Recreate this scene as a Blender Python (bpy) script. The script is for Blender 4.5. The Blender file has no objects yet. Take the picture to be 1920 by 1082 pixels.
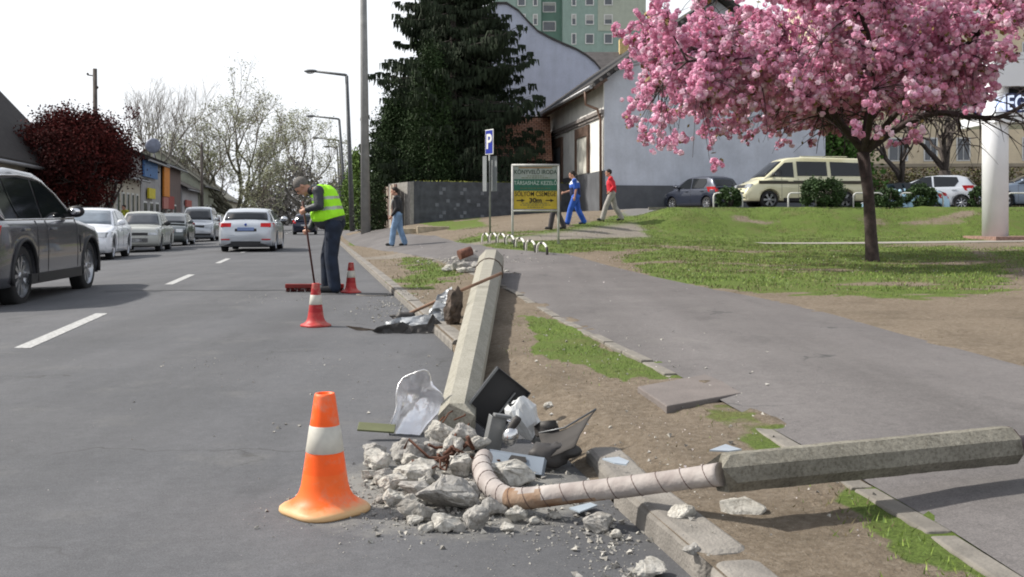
import bpy, bmesh, math, random
import numpy as np
from mathutils import Vector, Matrix, noise
R = math.radians
PI = math.pi
S = bpy.context.scene
COL = S.collection
F, HZ = 1950.0, 414.0

# ---------------------------------------------------------------- camera, sky, sun, exposure
cam_d = bpy.data.cameras.new('camera'); cam = bpy.data.objects.new('camera', cam_d); COL.objects.link(cam)
cam_d.sensor_width = 36; cam_d.lens = F / 1920 * 36; cam_d.shift_y = -127 / 1920
cam_d.clip_start = 0.05; cam_d.clip_end = 5000
cam.location = (0, 0, 1.0); cam.rotation_euler = (R(90), 0, 0)
S.camera = cam
SUN_EL, SUN_DIR = R(43), Vector((-1, 0.22, 0)).normalized()
W = bpy.data.worlds.new('World'); S.world = W; W.use_nodes = True
nt = W.node_tree; nt.nodes.clear()
sky = nt.nodes.new('ShaderNodeTexSky'); sky.sky_type = 'NISHITA'; sky.sun_disc = False
sky.sun_elevation = SUN_EL; sky.sun_rotation = math.atan2(SUN_DIR.x, SUN_DIR.y); sky.air_density = 1.2; sky.dust_density = 3.0
bg1 = nt.nodes.new('ShaderNodeBackground'); bg1.inputs[1].default_value = 0.10
bg2 = nt.nodes.new('ShaderNodeBackground'); bg2.inputs[1].default_value = 1.0
tc = nt.nodes.new('ShaderNodeTexCoord'); mp = nt.nodes.new('ShaderNodeMapping'); mp.inputs['Scale'].default_value = (1, 1, 3.5)
nz = nt.nodes.new('ShaderNodeTexNoise'); nz.inputs['Scale'].default_value = 2.2; nz.inputs['Detail'].default_value = 5
cr = nt.nodes.new('ShaderNodeValToRGB'); cr.color_ramp.elements[0].position = .3; cr.color_ramp.elements[1].position = .75
cr.color_ramp.elements[0].color = (.80, .835, .89, 1); cr.color_ramp.elements[1].color = (.93, .945, .965, 1)
mx = nt.nodes.new('ShaderNodeMixShader')
sz = nt.nodes.new('ShaderNodeSeparateXYZ'); mr = nt.nodes.new('ShaderNodeMapRange'); mr.inputs[1].default_value = .25; mr.inputs[2].default_value = .8; mr.inputs[3].default_value = .93; mr.inputs[4].default_value = .4
out = nt.nodes.new('ShaderNodeOutputWorld')
L = nt.links.new
L(tc.outputs['Generated'], sz.inputs[0]); L(sz.outputs[2], mr.inputs[0]); L(mr.outputs[0], mx.inputs[0]); L(sky.outputs[0], bg1.inputs[0]); L(tc.outputs['Generated'], mp.inputs[0]); L(mp.outputs[0], nz.inputs['Vector'])
L(nz.outputs[0], cr.inputs[0]); L(cr.outputs[0], bg2.inputs[0]); L(bg1.outputs[0], mx.inputs[1]); L(bg2.outputs[0], mx.inputs[2]); L(mx.outputs[0], out.inputs[0])
sun_d = bpy.data.lights.new('sun', 'SUN'); sun = bpy.data.objects.new('sun', sun_d); COL.objects.link(sun)
sun_d.energy = 4.5; sun_d.angle = R(1.6); sun_d.color = (1, .95, .87)
sv = Vector((SUN_DIR.x * math.cos(SUN_EL), SUN_DIR.y * math.cos(SUN_EL), math.sin(SUN_EL)))
sun.rotation_euler = sv.to_track_quat('Z', 'Y').to_euler(); sun.location = (-20, 0, 30)
S.view_settings.view_transform = 'Standard'; S.view_settings.look = 'None'; S.view_settings.gamma = 1
S.view_settings.exposure = 0.36
S.cycles.filter_width = 1.9; S.cycles.max_bounces = 6; S.cycles.use_denoising = True

# ---------------------------------------------------------------- helpers
def at(x, y, Y): return Vector(((x - 960) / F * Y, Y, 1 - (y - HZ) / F * Y))
def px(X, Y, Z): return (960 + X / Y * F, HZ + (1 - Z) / Y * F)
def on(x, y, z=0.0): return at(x, y, F * (1 - z) / (y - HZ))
def tag(o, label=None, cat=None, group=None, kind=None):
    if label: o['label'] = label
    if cat: o['category'] = cat
    if group: o['group'] = group
    if kind: o['kind'] = kind
    return o
def thing(name, label, cat, loc=(0, 0, 0), rz=0, group=None):
    o = bpy.data.objects.new(name, None); COL.objects.link(o); o.empty_display_size = .2
    o.location = loc; o.rotation_euler = (0, 0, rz)
    return tag(o, label, cat, group)
def copy_tree(o, parent=None):
    c = o.copy(); COL.objects.link(c); c.parent = parent
    for ch in [q for q in bpy.data.objects if q.parent == o]: copy_tree(ch, c)
    return c
MATS = {}
def mat(name, col, rough=.8, metal=0, var=.12, scale=6, bump=0, bscale=60, col2=None, spec=.4, **kw):
    if name in MATS: return MATS[name]
    m = bpy.data.materials.new(name); m.use_nodes = True; n = m.node_tree; b = n.nodes['Principled BSDF']; l = n.links.new
    b.inputs['Roughness'].default_value = rough; b.inputs['Metallic'].default_value = metal
    b.inputs['Specular IOR Level'].default_value = spec
    tcn = n.nodes.new('ShaderNodeTexCoord')
    ns = n.nodes.new('ShaderNodeTexNoise'); ns.inputs['Scale'].default_value = scale; ns.inputs['Detail'].default_value = 6
    l(tcn.outputs['Object'], ns.inputs['Vector'])
    rp = n.nodes.new('ShaderNodeValToRGB'); c = Vector(col); c2 = Vector(col2) if col2 else c * (1 + var)
    c1 = c if col2 else c * (1 - var)
    rp.color_ramp.elements[0].position = .32; rp.color_ramp.elements[1].position = .68
    rp.color_ramp.elements[0].color = (*c1, 1); rp.color_ramp.elements[1].color = (*c2, 1)
    l(ns.outputs[0], rp.inputs[0]); l(rp.outputs[0], b.inputs['Base Color'])
    if bump:
        n2 = n.nodes.new('ShaderNodeTexNoise'); n2.inputs['Scale'].default_value = bscale; n2.inputs['Detail'].default_value = 5
        l(tcn.outputs['Object'], n2.inputs['Vector'])
        bp = n.nodes.new('ShaderNodeBump'); bp.inputs['Strength'].default_value = bump; bp.inputs['Distance'].default_value = kw.get('bd', .01)
        l(n2.outputs[0], bp.inputs['Height']); l(bp.outputs[0], b.inputs['Normal'])
    if kw.get('coat'): b.inputs['Coat Weight'].default_value = kw['coat']; b.inputs['Coat Roughness'].default_value = .04
    if kw.get('emit'): b.inputs['Emission Color'].default_value = (*kw['emit'][:3], 1); b.inputs['Emission Strength'].default_value = kw['emit'][3]
    if kw.get('trans'): b.inputs['Transmission Weight'].default_value = kw['trans']
    if kw.get('sss'): b.inputs['Subsurface Weight'].default_value = kw['sss']; b.inputs['Subsurface Radius'].default_value = (.05, .02, .01)
    MATS[name] = m; return m
def nodes_of(m): return m.node_tree, m.node_tree.nodes['Principled BSDF']

class MB:
    def __init__(s): s.v = []; s.f = []; s.mi = []; s.sm = []
    def add(s, vs, fs, mi=0, sm=False):
        o = len(s.v); s.v += [tuple(v) for v in vs]; s.f += [tuple(i + o for i in f) for f in fs]; s.mi += [mi] * len(fs); s.sm += [sm] * len(fs); return s
    def box(s, c, d, rot=None, mi=0):
        c = Vector(c); M = rot.to_matrix() if hasattr(rot, 'to_matrix') else (rot or Matrix.Identity(3))
        vs = [c + M @ Vector((x * d[0] / 2, y * d[1] / 2, z * d[2] / 2)) for x in (-1, 1) for y in (-1, 1) for z in (-1, 1)]
        return s.add(vs, [(0, 1, 3, 2), (4, 6, 7, 5), (0, 4, 5, 1), (2, 3, 7, 6), (0, 2, 6, 4), (1, 5, 7, 3)], mi)
    def b2(s, x0, x1, y0, y1, z0, z1, mi=0):
        return s.box(((x0 + x1) / 2, (y0 + y1) / 2, (z0 + z1) / 2), (x1 - x0, y1 - y0, z1 - z0), None, mi)
    def tube(s, pts, rad, n=8, mi=0, cap=True, sm=True):
        pts = [Vector(p) for p in pts]; k = len(pts)
        if not hasattr(rad, '__len__'): rad = [rad] * k
        vs = []; fs = []; up = None
        for i, p in enumerate(pts):
            t = (pts[min(i + 1, k - 1)] - pts[max(i - 1, 0)]).normalized()
            if up is None: up = Vector((0, 0, 1)) if abs(t.z) < .9 else Vector((1, 0, 0))
            a = t.cross(up).normalized(); b = a.cross(t).normalized(); up = b
            for j in range(n):
                q = 2 * PI * (j + .5) / n; vs.append(p + (a * math.cos(q) + b * math.sin(q)) * rad[i])
        for i in range(k - 1):
            for j in range(n):
                j2 = (j + 1) % n; fs.append((i * n + j, i * n + j2, (i + 1) * n + j2, (i + 1) * n + j))
        s.add(vs, fs, mi, sm)
        if cap and n > 2:
            o = len(s.v) - len(vs); s.f.append(tuple(o + j for j in range(n))[::-1]); s.f.append(tuple(o + (k - 1) * n + j for j in range(n))); s.mi += [mi] * 2; s.sm += [False] * 2
        return s
    def lathe(s, prof, c=(0, 0, 0), n=32, mi=0, axis='z', sm=True, M=None):
        vs = []; fs = []; c = Vector(c)
        for r, z in prof:
            for j in range(n):
                q = 2 * PI * j / n; p = Vector((r * math.cos(q), r * math.sin(q), z))
                if axis == 'y': p = Vector((p.x, p.z, p.y))
                if M: p = M @ p
                vs.append(c + p)
        for i in range(len(prof) - 1):
            for j in range(n):
                j2 = (j + 1) % n; fs.append((i * n + j, i * n + j2, (i + 1) * n + j2, (i + 1) * n + j))
        return s.add(vs, fs, mi, sm)
    def prism(s, poly, vec, mi=0, sm=False):
        vec = Vector(vec); p = [Vector(q) for q in poly]; n = len(p)
        vs = p + [q + vec for q in p]
        fs = [tuple(range(n))[::-1], tuple(range(n, 2 * n))] + [(i, (i + 1) % n, n + (i + 1) % n, n + i) for i in range(n)]
        return s.add(vs, fs, mi, sm)
    def ball(s, c, r, n=10, mi=0, M=None):
        c = Vector(c); r = (r, r, r) if not hasattr(r, '__len__') else r
        vs = []; fs = []; m = n // 2 + 1
        for i in range(m + 1):
            th = PI * i / m
            for j in range(n):
                q = 2 * PI * j / n; p = Vector((math.sin(th) * math.cos(q) * r[0], math.sin(th) * math.sin(q) * r[1], math.cos(th) * r[2]))
                if M: p = M @ p
                vs.append(c + p)
        for i in range(m):
            for j in range(n): j2 = (j + 1) % n; fs.append((i * n + j, (i + 1) * n + j, (i + 1) * n + j2, i * n + j2))
        return s.add(vs, fs, mi, True)
    def build(s, name, mats, parent=None, bevel=0, fix=True):
        me = bpy.data.meshes.new(name); me.from_pydata(s.v, [], s.f)
        for m in (mats if isinstance(mats, (list, tuple)) else [mats]): me.materials.append(m)
        me.polygons.foreach_set('material_index', s.mi); me.polygons.foreach_set('use_smooth', s.sm)
        if fix:
            bm = bmesh.new(); bm.from_mesh(me); bmesh.ops.remove_doubles(bm, verts=bm.verts, dist=1e-5)
            bmesh.ops.recalc_face_normals(bm, faces=bm.faces); bm.to_mesh(me); bm.free()
        me.update(); o = bpy.data.objects.new(name, me); COL.objects.link(o); o.parent = parent
        if bevel:
            md = o.modifiers.new('b', 'BEVEL'); md.width = bevel; md.segments = 2; md.limit_method = 'ANGLE'
        return o
def bake(o, *mods):
    """apply modifiers in place"""
    dg = bpy.context.evaluated_depsgraph_get(); dg.update()
    me = bpy.data.meshes.new_from_object(o.evaluated_get(dg)); o.modifiers.clear(); old = o.data; o.data = me; bpy.data.meshes.remove(old); return o
def npmesh(name, verts, faces_n, mats, parent=None, mi=None, smooth=False):
    """verts (N,3) array, consecutive faces of faces_n corners"""
    me = bpy.data.meshes.new(name); N = len(verts); nf = N // faces_n
    me.vertices.add(N); me.vertices.foreach_set('co', np.asarray(verts, dtype=np.float32).ravel())
    me.loops.add(N); me.loops.foreach_set('vertex_index', np.arange(N, dtype=np.int32))
    me.polygons.add(nf); me.polygons.foreach_set('loop_start', np.arange(0, N, faces_n, dtype=np.int32))
    me.polygons.foreach_set('loop_total', np.full(nf, faces_n, dtype=np.int32))
    for m in (mats if isinstance(mats, (list, tuple)) else [mats]): me.materials.append(m)
    if mi is not None: me.polygons.foreach_set('material_index', np.asarray(mi, dtype=np.int32))
    me.update(calc_edges=True); me.validate()
    o = bpy.data.objects.new(name, me); COL.objects.link(o); o.parent = parent; return o
def sstep(a, b, x):
    t = np.clip((np.asarray(x, dtype=float) - a) / (b - a), 0, 1); return t * t * (3 - 2 * t)

# ---------------------------------------------------------------- terrain
kerbX = lambda Y: 1.06 - .19 * Y
laneX = lambda Y: -2.30 - .189 * Y
CP = np.array([(1.0, 2, .11), (3, 2, .11), (6, 3, .12), (0.5, 5, .12), (2.5, 6, .13), (6, 7, .13), (0, 10, .13), (3, 11, .14), (7, 12, .15), (-1, 14, .13), (1, 15, .15),
    (5, 16, .17), (9, 17, .2), (-1.4, 20, .15), (1, 21, .24), (3.5, 22, .27), (6.9, 20, .22), (11, 22, .3), (-2.5, 25, .17), (-.3, 26, .42), (1.3, 26, .42), (5, 27, .38), (16, 27, .42), (-3.4, 30.5, .24), (-1.9, 31, .4), (-.6, 32, .6),
    (2.0, 33.6, .86), (3.3, 34.9, .98), (4.2, 32, .5), (7, 33, .48), (12, 33, .48), (18, 32.5, .48), (26, 33, .48), (4.0, 39.5, 1.40), (4.2, 48, 1.48), (2.3, 58, 1.5), (-4.7, 50, .84),
    (-3.8, 44, .5), (-5.2, 40, .26), (-9, 55, .2), (-8.3, 50, .2), (-14, 85, .15), (-17, 100, .1), (0, 60, 1.5), (10, 60, 1.5), (-10, 70, .3), (0, 90, 1.5), (30, 60, 1.5), (-16, 120, .1), (-30, 200, .1), (30, 20, .3), (30, 8, .2), (14, 6, .15)])
def _phi(r): return np.sqrt(r * r + 1.0)
_A = _phi(np.hypot(CP[:, None, 0] - CP[None, :, 0], CP[:, None, 1] - CP[None, :, 1]))
_w = np.linalg.solve(_A, CP[:, 2])
def hgt(X, Y):
    X = np.atleast_1d(np.asarray(X, float)); Y = np.atleast_1d(np.asarray(Y, float)); sh = X.shape; Xf = X.ravel(); Yf = Y.ravel()
    o = np.zeros(len(Xf))
    for i in range(len(CP)): o += _w[i] * _phi(np.hypot(Xf - CP[i, 0], Yf - CP[i, 1]))
    d = Xf - kerbX(Yf)
    o = .085 + (o - .085) * sstep(.15, 1.6, d)
    # the bank up to the car park
    toe = 33.2; top = 36.3
    k = sstep(toe, top, Yf + .25 * np.sin(Xf * 1.3) ) * sstep(3.9, 5.6, Xf + .0 * Yf)
    park = 1.45
    kk = sstep(36.3, 38, Yf) * sstep(3.4, 4.6, Xf) 
    o = o * (1 - np.maximum(k, kk)) + park * np.maximum(k, kk)
    o = np.where(Yf > 8, o, np.minimum(o, .15))
    return o.reshape(sh)
def hz_(x, y): return float(hgt([x], [y])[0])
def fbm(X, Y, s, seed=0):
    o = np.zeros(len(X))
    for i in range(len(X)): o[i] = noise.fractal(Vector((X[i] * s, Y[i] * s, seed)), 1, 2, 4)
    return o
def inpoly(xs, ys, poly):
    c = np.zeros(len(xs), bool); n = len(poly)
    for i in range(n):
        x0, y0 = poly[i]; x1, y1 = poly[(i + 1) % n]
        if y0 == y1: continue
        t = ((y0 > ys) != (y1 > ys)) & (xs < (x1 - x0) * (ys - y0) / (y1 - y0) + x0); c ^= t
    return c
# grassy patches, outlined on the ground (kept as picture-plane outlines of ground areas)
GP = [[(985, 590), (1060, 600), (1262, 700), (1180, 722), (1080, 690), (1010, 660)],
      [(1325, 770), (1390, 755), (1520, 838), (1400, 845), (1335, 800)],
      [(1580, 940), (1720, 890), (1790, 930), (1935, 1000), (1960, 1100), (1760, 1060), (1640, 980)],
      [(745, 480), (800, 485), (838, 503), (760, 508)], [(700, 540), (820, 500), (860, 512), (760, 560)],
      [(1165, 485), (1240, 466), (1500, 456), (1800, 462), (1880, 500), (1900, 548), (1700, 560), (1450, 552), (1230, 525)],
      [(850, 455), (900, 438), (1000, 434), (1060, 428), (1130, 410), (1175, 395), (1240, 385), (1990, 385), (1990, 452), (1700, 457), (1300, 462), (1000, 478)],
      [(780, 418), (900, 405), (910, 424), (850, 432)], [(1850, 468), (1990, 462), (1990, 505), (1890, 500)],
      [(650, 448), (690, 444), (700, 455), (660, 462)]]
def gmask(X, Y, Z):
    x = 960 + X / np.maximum(Y, .5) * F; y = HZ + (1 - Z) / np.maximum(Y, .5) * F
    nx = fbm(X, Y, .9, 3.3); ny = fbm(X, Y, 3.1, 7.7); sc = np.clip(28 / np.maximum(Y, 1) * 8, 5, 45)
    xs = x + (nx + ny * .5) * sc * 1.6; ys = y + (ny + nx * .4) * sc * .35
    m = np.zeros(len(X), bool)
    for p in GP: m |= inpoly(xs, ys, p)
    return m.astype(float)
YS = np.concatenate([np.arange(1.2, 6, .07), np.arange(6, 14, .12), np.arange(14, 30, .25), np.arange(30, 40, .25), np.arange(40, 60, .8), np.arange(60, 130, 4), np.arange(130, 420, 20)])
DS = np.concatenate([np.arange(.0, 1.6, .05), np.arange(1.6, 5, .12), np.arange(5, 14, .3), np.arange(14, 40, .7), np.arange(40, 130, 6)])
YY, DD = np.meshgrid(YS, DS, indexing='ij'); XX = kerbX(YY) + DD
ZZ = hgt(XX, YY)
xf, yf, zf = XX.ravel(), YY.ravel(), ZZ.ravel()
GM = gmask(xf, yf, zf)
near = np.clip(1 - (yf - 14) / 30, .15, 1)
zn = zf + (fbm(xf, yf, 2.0, 1.1) * .018 + fbm(xf, yf, 9, 4.1) * .008) * near * sstep(.13, .5, DD.ravel())
# pathways are flatter
def walk_edges(Y):
    yl = [0, 3, 6.1, 9.5, 13.1, 17, 21.8, 27, 30, 38, 50, 100, 400]; xl = [1.45, 1.27, .94, .44, 0, -.62, -1.5, -2.95, -3.8, -5.75, -8.0, -17.3, -74]
    yr = [0, 6, 10.5, 13.5, 17, 20, 22.5, 25, 30, 38, 50, 100, 400]; xr = [3.3, 3.05, 2.9, 2.42, 1.95, 1.55, 1.15, -.55, -1.6, -3.4, -5.3, -15, -72]
    return np.interp(Y, yl, xl), np.interp(Y, yr, xr)
wl, wr = walk_edges(yf); inw = (xf > wl + .10) & (xf < wr - .10)
zn = np.where(inw, zf - .03, zn)
dk = DD.ravel(); gap = (yf > 3.72) & (yf < 7.95)
zn = np.where(dk < .14, .08, zn); zn = np.where(gap & (dk < .34), -.012 + (zn * 0 + .10) * (dk / .34) ** .8 + .012 * np.sin(yf * 17) * np.sin(yf * 41 + dk * 20), zn)
bz = sstep(33, 34.5, yf) * sstep(38, 36.2, yf) * (xf > 4); zn = zn + bz * fbm(xf, yf, .8, 5.5) * .08
GM = GM * (1 - .75 * sstep(.42, .6, fbm(xf, yf * 1.5, .42, 21.5)))
GM[inw] = 0
nr, nc = YY.shape
fs = [(i * nc + j, i * nc + j + 1, (i + 1) * nc + j + 1, (i + 1) * nc + j) for i in range(nr - 1) for j in range(nc - 1)]
me = bpy.data.meshes.new('verge_and_lawn'); me.from_pydata(np.stack([xf, yf, zn], 1).tolist(), [], fs)
ca = me.color_attributes.new('cover', 'FLOAT_COLOR', 'POINT')
branch = sstep(.0, .8, 1.7 - np.abs((yf - 27.5) - 1.15 * (xf + 1.0)) / 1.6 - .35) * (yf > 24.5) * (yf < 40) * (xf < 4.2)
lot = (yf > 36.6) & (xf > 4)
ca.data.foreach_set('color', np.stack([GM, branch, lot.astype(float), np.ones_like(GM)], 1).astype(np.float32).ravel())
for p in me.polygons: p.use_smooth = True
soil = bpy.data.materials.new('soil_and_grass'); soil.use_nodes = True
n, b = nodes_of(soil); l = n.links.new; b.inputs['Roughness'].default_value = .95; b.inputs['Specular IOR Level'].default_value = .15
def N(n, t, **k):
    o = n.nodes.new(t)
    for a, v in k.items():
        if a in o.inputs.keys(): o.inputs[a].default_value = v
        else: setattr(o, a, v)
    return o
def ramp(n, src, stops):
    r = n.nodes.new('ShaderNodeValToRGB'); e = r.color_ramp.elements
    while len(e) < len(stops): e.new(.5)
    for q, (p, c) in zip(e, stops): q.position = p; q.color = (*c, 1)
    n.links.new(src, r.inputs[0]); return r.outputs[0]
def mixc(n, f, a, b_, bt='MIX'):
    m = n.nodes.new('ShaderNodeMix'); m.data_type = 'RGBA'; m.blend_type = bt
    for sk, v in ((m.inputs[0], f), (m.inputs[6], a), (m.inputs[7], b_)):
        if hasattr(v, 'node'): n.links.new(v, sk)
        else: sk.default_value = v if not hasattr(v, '__len__') else (*v, 1)
    return m.outputs[2]
tcn = n.nodes.new('ShaderNodeTexCoord'); at_ = n.nodes.new('ShaderNodeVertexColor'); at_.layer_name = 'cover'
sp = n.nodes.new('ShaderNodeSeparateColor'); l(at_.outputs[0], sp.inputs[0])
def NZ(s, d=6, r=.55, w=None):
    q = N(n, 'ShaderNodeTexNoise', Scale=s, Detail=d, Roughness=r); l(tcn.outputs['Object'], q.inputs['Vector']); return q.outputs[0]
dirt = ramp(n, NZ(.9), [(.3, (.105, .082, .058)), (.5, (.165, .13, .095)), (.7, (.215, .175, .13))])
dirt = mixc(n, .62, dirt, ramp(n, NZ(22, 10, .8), [(.3, (.07, .055, .04)), (.5, (.19, .155, .115)), (.7, (.33, .285, .23))]))
dirt = mixc(n, ramp(n, NZ(2.2, 6, .7), [(.5, (0, 0, 0)), (.68, (.6, .6, .6))]), dirt, (.105, .085, .06))
lit = ramp(n, NZ(160, 2), [(.66, (0, 0, 0)), (.72, (1, 1, 1))])
dirt = mixc(n, lit, dirt, (.3, .27, .23))
grs = ramp(n, NZ(1.6, 8, .7), [(.32, (.13, .11, .055)), (.5, (.085, .135, .028)), (.7, (.125, .185, .036))])
grs = mixc(n, .5, grs, ramp(n, NZ(60, 4, .7), [(.35, (.055, .06, .02)), (.6, (.14, .19, .045))]))
gf = N(n, 'ShaderNodeMath', operation='ADD'); l(sp.outputs[0], gf.inputs[0])
g2 = N(n, 'ShaderNodeMath', operation='MULTIPLY_ADD'); l(NZ(7, 8, .75), g2.inputs[0]); g2.inputs[1].default_value = 1.6; g2.inputs[2].default_value = -.95
l(g2.outputs[0], gf.inputs[1])
gfr = ramp(n, gf.outputs[0], [(.25, (0, 0, 0)), (.62, (1, 1, 1))])
c = mixc(n, gfr, dirt, grs)
pth = ramp(n, NZ(6, 8, .7), [(.3, (.17, .15, .125)), (.7, (.24, .215, .185))])
c = mixc(n, sp.outputs[1], c, pth)
c = mixc(n, sp.outputs[2], c, (.16, .155, .15))
l(c, b.inputs['Base Color'])
bp = N(n, 'ShaderNodeBump', Strength=.9, Distance=.02); l(NZ(45, 8, .7), bp.inputs['Height']); l(bp.outputs[0], b.inputs['Normal'])
me.materials.append(soil); o = bpy.data.objects.new('verge_and_lawn', me); COL.objects.link(o); tag(o, kind='structure')

# base ground to the horizon
g = MB(); g.add([(-1500, -300, -.6), (1500, -300, -.6), (1500, 3000, -.6), (-1500, 3000, -.6)], [(0, 1, 2, 3)])
tag(g.build('ground', mat('far_ground', (.10, .10, .07), .95, scale=.05, var=.3)), kind='structure')

def asphalt(name, ca_, cb, patch=.5, worn=None, heap=None):
    m = bpy.data.materials.new(name); m.use_nodes = True; n, b = nodes_of(m); l = n.links.new
    b.inputs['Roughness'].default_value = .82; b.inputs['Specular IOR Level'].default_value = .35
    t = n.nodes.new('ShaderNodeTexCoord')
    def z(s, d=5, r=.5, sc=(1, 1, 1)):
        mpp = N(n, 'ShaderNodeMapping'); mpp.inputs['Scale'].default_value = sc; mpp.inputs['Rotation'].default_value = (0, 0, R(-10.7)); l(t.outputs['Object'], mpp.inputs[0])
        q = N(n, 'ShaderNodeTexNoise', Scale=s, Detail=d, Roughness=r); l(mpp.outputs[0], q.inputs['Vector']); return q.outputs[0]
    c = ramp(n, z(.5, 7, .7), [(.36, ca_), (.64, cb)])
    st = ramp(n, z(1.0, 5, .6, (1.2, .06, 1)), [(.35, (.80, .80, .80)), (.65, (1.14, 1.14, 1.15))])
    c = mixc(n, .8, c, st, 'MULTIPLY')
    ag = ramp(n, z(170, 3, .8), [(.3, (.55, .55, .55)), (.5, (1, 1, 1)), (.7, (1.55, 1.52, 1.5))])
    c = mixc(n, .8, c, ag, 'MULTIPLY')
    ag2 = ramp(n, z(14, 6, .75), [(.3, (.85, .85, .85)), (.7, (1.13, 1.13, 1.13))])
    c = mixc(n, .9, c, ag2, 'MULTIPLY')
    c = mixc(n, .9, c, ramp(n, z(48, 4, .8), [(.3, (.82, .82, .82)), (.7, (1.16, 1.16, 1.15))]), 'MULTIPLY')
    c = mixc(n, ramp(n, z(2.4, 4, .6, (1, .35, 1)), [(.60, (0, 0, 0)), (.70, (.35, .35, .35))]), c, Vector(ca_) * .55)
    # cracks
    w = N(n, 'ShaderNodeTexVoronoi', Scale=.33, feature='DISTANCE_TO_EDGE'); ad = N(n, 'ShaderNodeVectorMath', operation='ADD')
    nn = N(n, 'ShaderNodeTexNoise', Scale=2.5, Detail=6); l(t.outputs['Object'], nn.inputs['Vector']); l(t.outputs['Object'], ad.inputs[0]); l(nn.outputs['Color'], ad.inputs[1]); l(ad.outputs[0], w.inputs['Vector'])
    ck = ramp(n, w.outputs['Distance'], [(.0, (1, 1, 1)), (.006, (0, 0, 0))])
    brk = ramp(n, z(.8, 3), [(.52, (0, 0, 0)), (.6, (1, 1, 1))])
    ckk = mixc(n, 1.0, ck, brk, 'MULTIPLY')
    c = mixc(n, ckk, c, (.045, .045, .045))
    dust = ramp(n, z(1.5, 7, .7), [(.56, (0, 0, 0)), (.8, (.5, .5, .5))])
    c = mixc(n, dust, c, worn or (.17, .165, .155))
    if heap:
        vd = N(n, 'ShaderNodeVectorMath', operation='DISTANCE'); l(t.outputs['Object'], vd.inputs[0]); vd.inputs[1].default_value = heap
        nn2 = N(n, 'ShaderNodeMath', operation='MULTIPLY_ADD'); l(z(5, 8, .75), nn2.inputs[0]); nn2.inputs[1].default_value = -.8; l(vd.outputs['Value'], nn2.inputs[2])
        c = mixc(n, ramp(n, nn2.outputs[0], [(.0, (.6, .6, .6)), (.20, (0, 0, 0))]), c, (.25, .24, .215))
    l(c, b.inputs['Base Color'])
    bp = N(n, 'ShaderNodeBump', Strength=.5, Distance=.004); l(z(200, 3, .8), bp.inputs['Height']); l(bp.outputs[0], b.inputs['Normal'])
    return m
ROADM = asphalt('road_asphalt', (.080, .082, .088), (.104, .105, .111), heap=(-.22, 3.85, 0))
WALKM = asphalt('path_asphalt', (.108, .100, .098), (.142, .132, .128), worn=(.2, .19, .175))
def roadz(off): return -.03 * max(0, -off - .3) if off < 0 else 0
def sheet(name, cols, Ys, m, kind='structure', dz=0):
    """cols: list of functions Y->(x,z)"""
    vs = [(c(Y)[0], Y, c(Y)[1] + dz) for Y in Ys for c in cols]; k = len(cols)
    fs = [(i * k + j, i * k + j + 1, (i + 1) * k + j + 1, (i + 1) * k + j) for i in range(len(Ys) - 1) for j in range(k - 1)]
    b = MB(); b.add(vs, fs, 0, True); o = b.build(name, m); tag(o, kind=kind); return o
RY = [-6, 0, 2, 4, 6, 8, 10, 14, 18, 24, 30, 40, 50, 60, 80, 100, 140, 200, 300, 600]
LO = -6.3
sheet('road', [lambda Y, o=o: ((kerbX(Y) if o == 9 else laneX(Y) + o), roadz(o) if o != 9 else 0) for o in (LO, -5, -3.5, -2, -1, -.3, 0, 1.5, 2.5, 9)], RY, ROADM)
# thin dark wavy strip laid across the carriageway
sheet('tar_seam', [lambda Y, k=k: (laneX(14.9) + k * .35, 0) for k in range(-2, 9)], [0, 1], mat('tar', (.03, .03, .031), .7)).hide_render = False
_o = bpy.data.objects['tar_seam']
for v in _o.data.vertices:
    k = v.co.x; v.co.y = 14.9 + (v.co.y - .5) * .07 + .08 * noise.noise(Vector((k * 2, 3, 0))) + (k - laneX(14.9)) * .03; v.co.z = .0035
# lane dashes
PAINT = mat('road_paint', (.38, .38, .37), .7, scale=30, var=.35, bump=.3)
i = 0
for ya in np.concatenate([[8.15 - 8.6], 8.15 + np.arange(0, 12) * 8.15]):
    ya = float(ya); yb = ya + 3.0; hw = .065
    if ya == 8.15: yb = 11.2
    m = MB(); m.prism([(laneX(ya) - hw, ya, .001), (laneX(ya) + hw, ya, .001), (laneX(yb) + hw, yb, .001), (laneX(yb) - hw, yb, .001)], (0, 0, .003))
    tag(m.build('lane_marking', PAINT), kind='structure')
# footpath asphalt sheet
WY = [1.2, 2, 3, 4, 5, 6.1, 7, 8, 9.5, 11, 12, 13.1, 14, 15.5, 17, 18.5, 20, 21.2, 22.5, 23.3, 24.1, 25, 26, 28, 30, 34, 38, 44, 50, 70, 100, 140, 200, 400]
vs = []; fs = []; K = 9
for Y in WY:
    a, b_ = walk_edges(Y); a = float(a); b_ = float(b_)
    for j in range(K):
        x = a + (b_ - a) * j / (K - 1) + (.05 * noise.noise(Vector((Y * 1.3, j, 0))) if j in (0, K - 1) else 0); vs.append((x, Y, hz_(x, Y) + (.012 if 0 < j < K - 1 else .004)))
fs = [(i * K + j, i * K + j + 1, (i + 1) * K + j + 1, (i + 1) * K + j) for i in range(len(WY) - 1) for j in range(K - 1)]
w = MB(); w.add(vs, fs, 0, True); o = w.build('footpath', WALKM); tag(o, kind='structure')
# thin side path behind the cherry tree
vs = [(x, Y + .02 * x, hz_(x, Y) + .015) for x in np.arange(7, 30, 1.0) for Y in (28.6, 30.0)]
fs = [(2 * i, 2 * i + 1, 2 * i + 3, 2 * i + 2) for i in range(len(vs) // 2 - 1)]
w = MB(); w.add(vs, fs); tag(w.build('side_path', mat('pale_path', (.27, .25, .22), .9, bump=.4, scale=3)), kind='structure')

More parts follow.
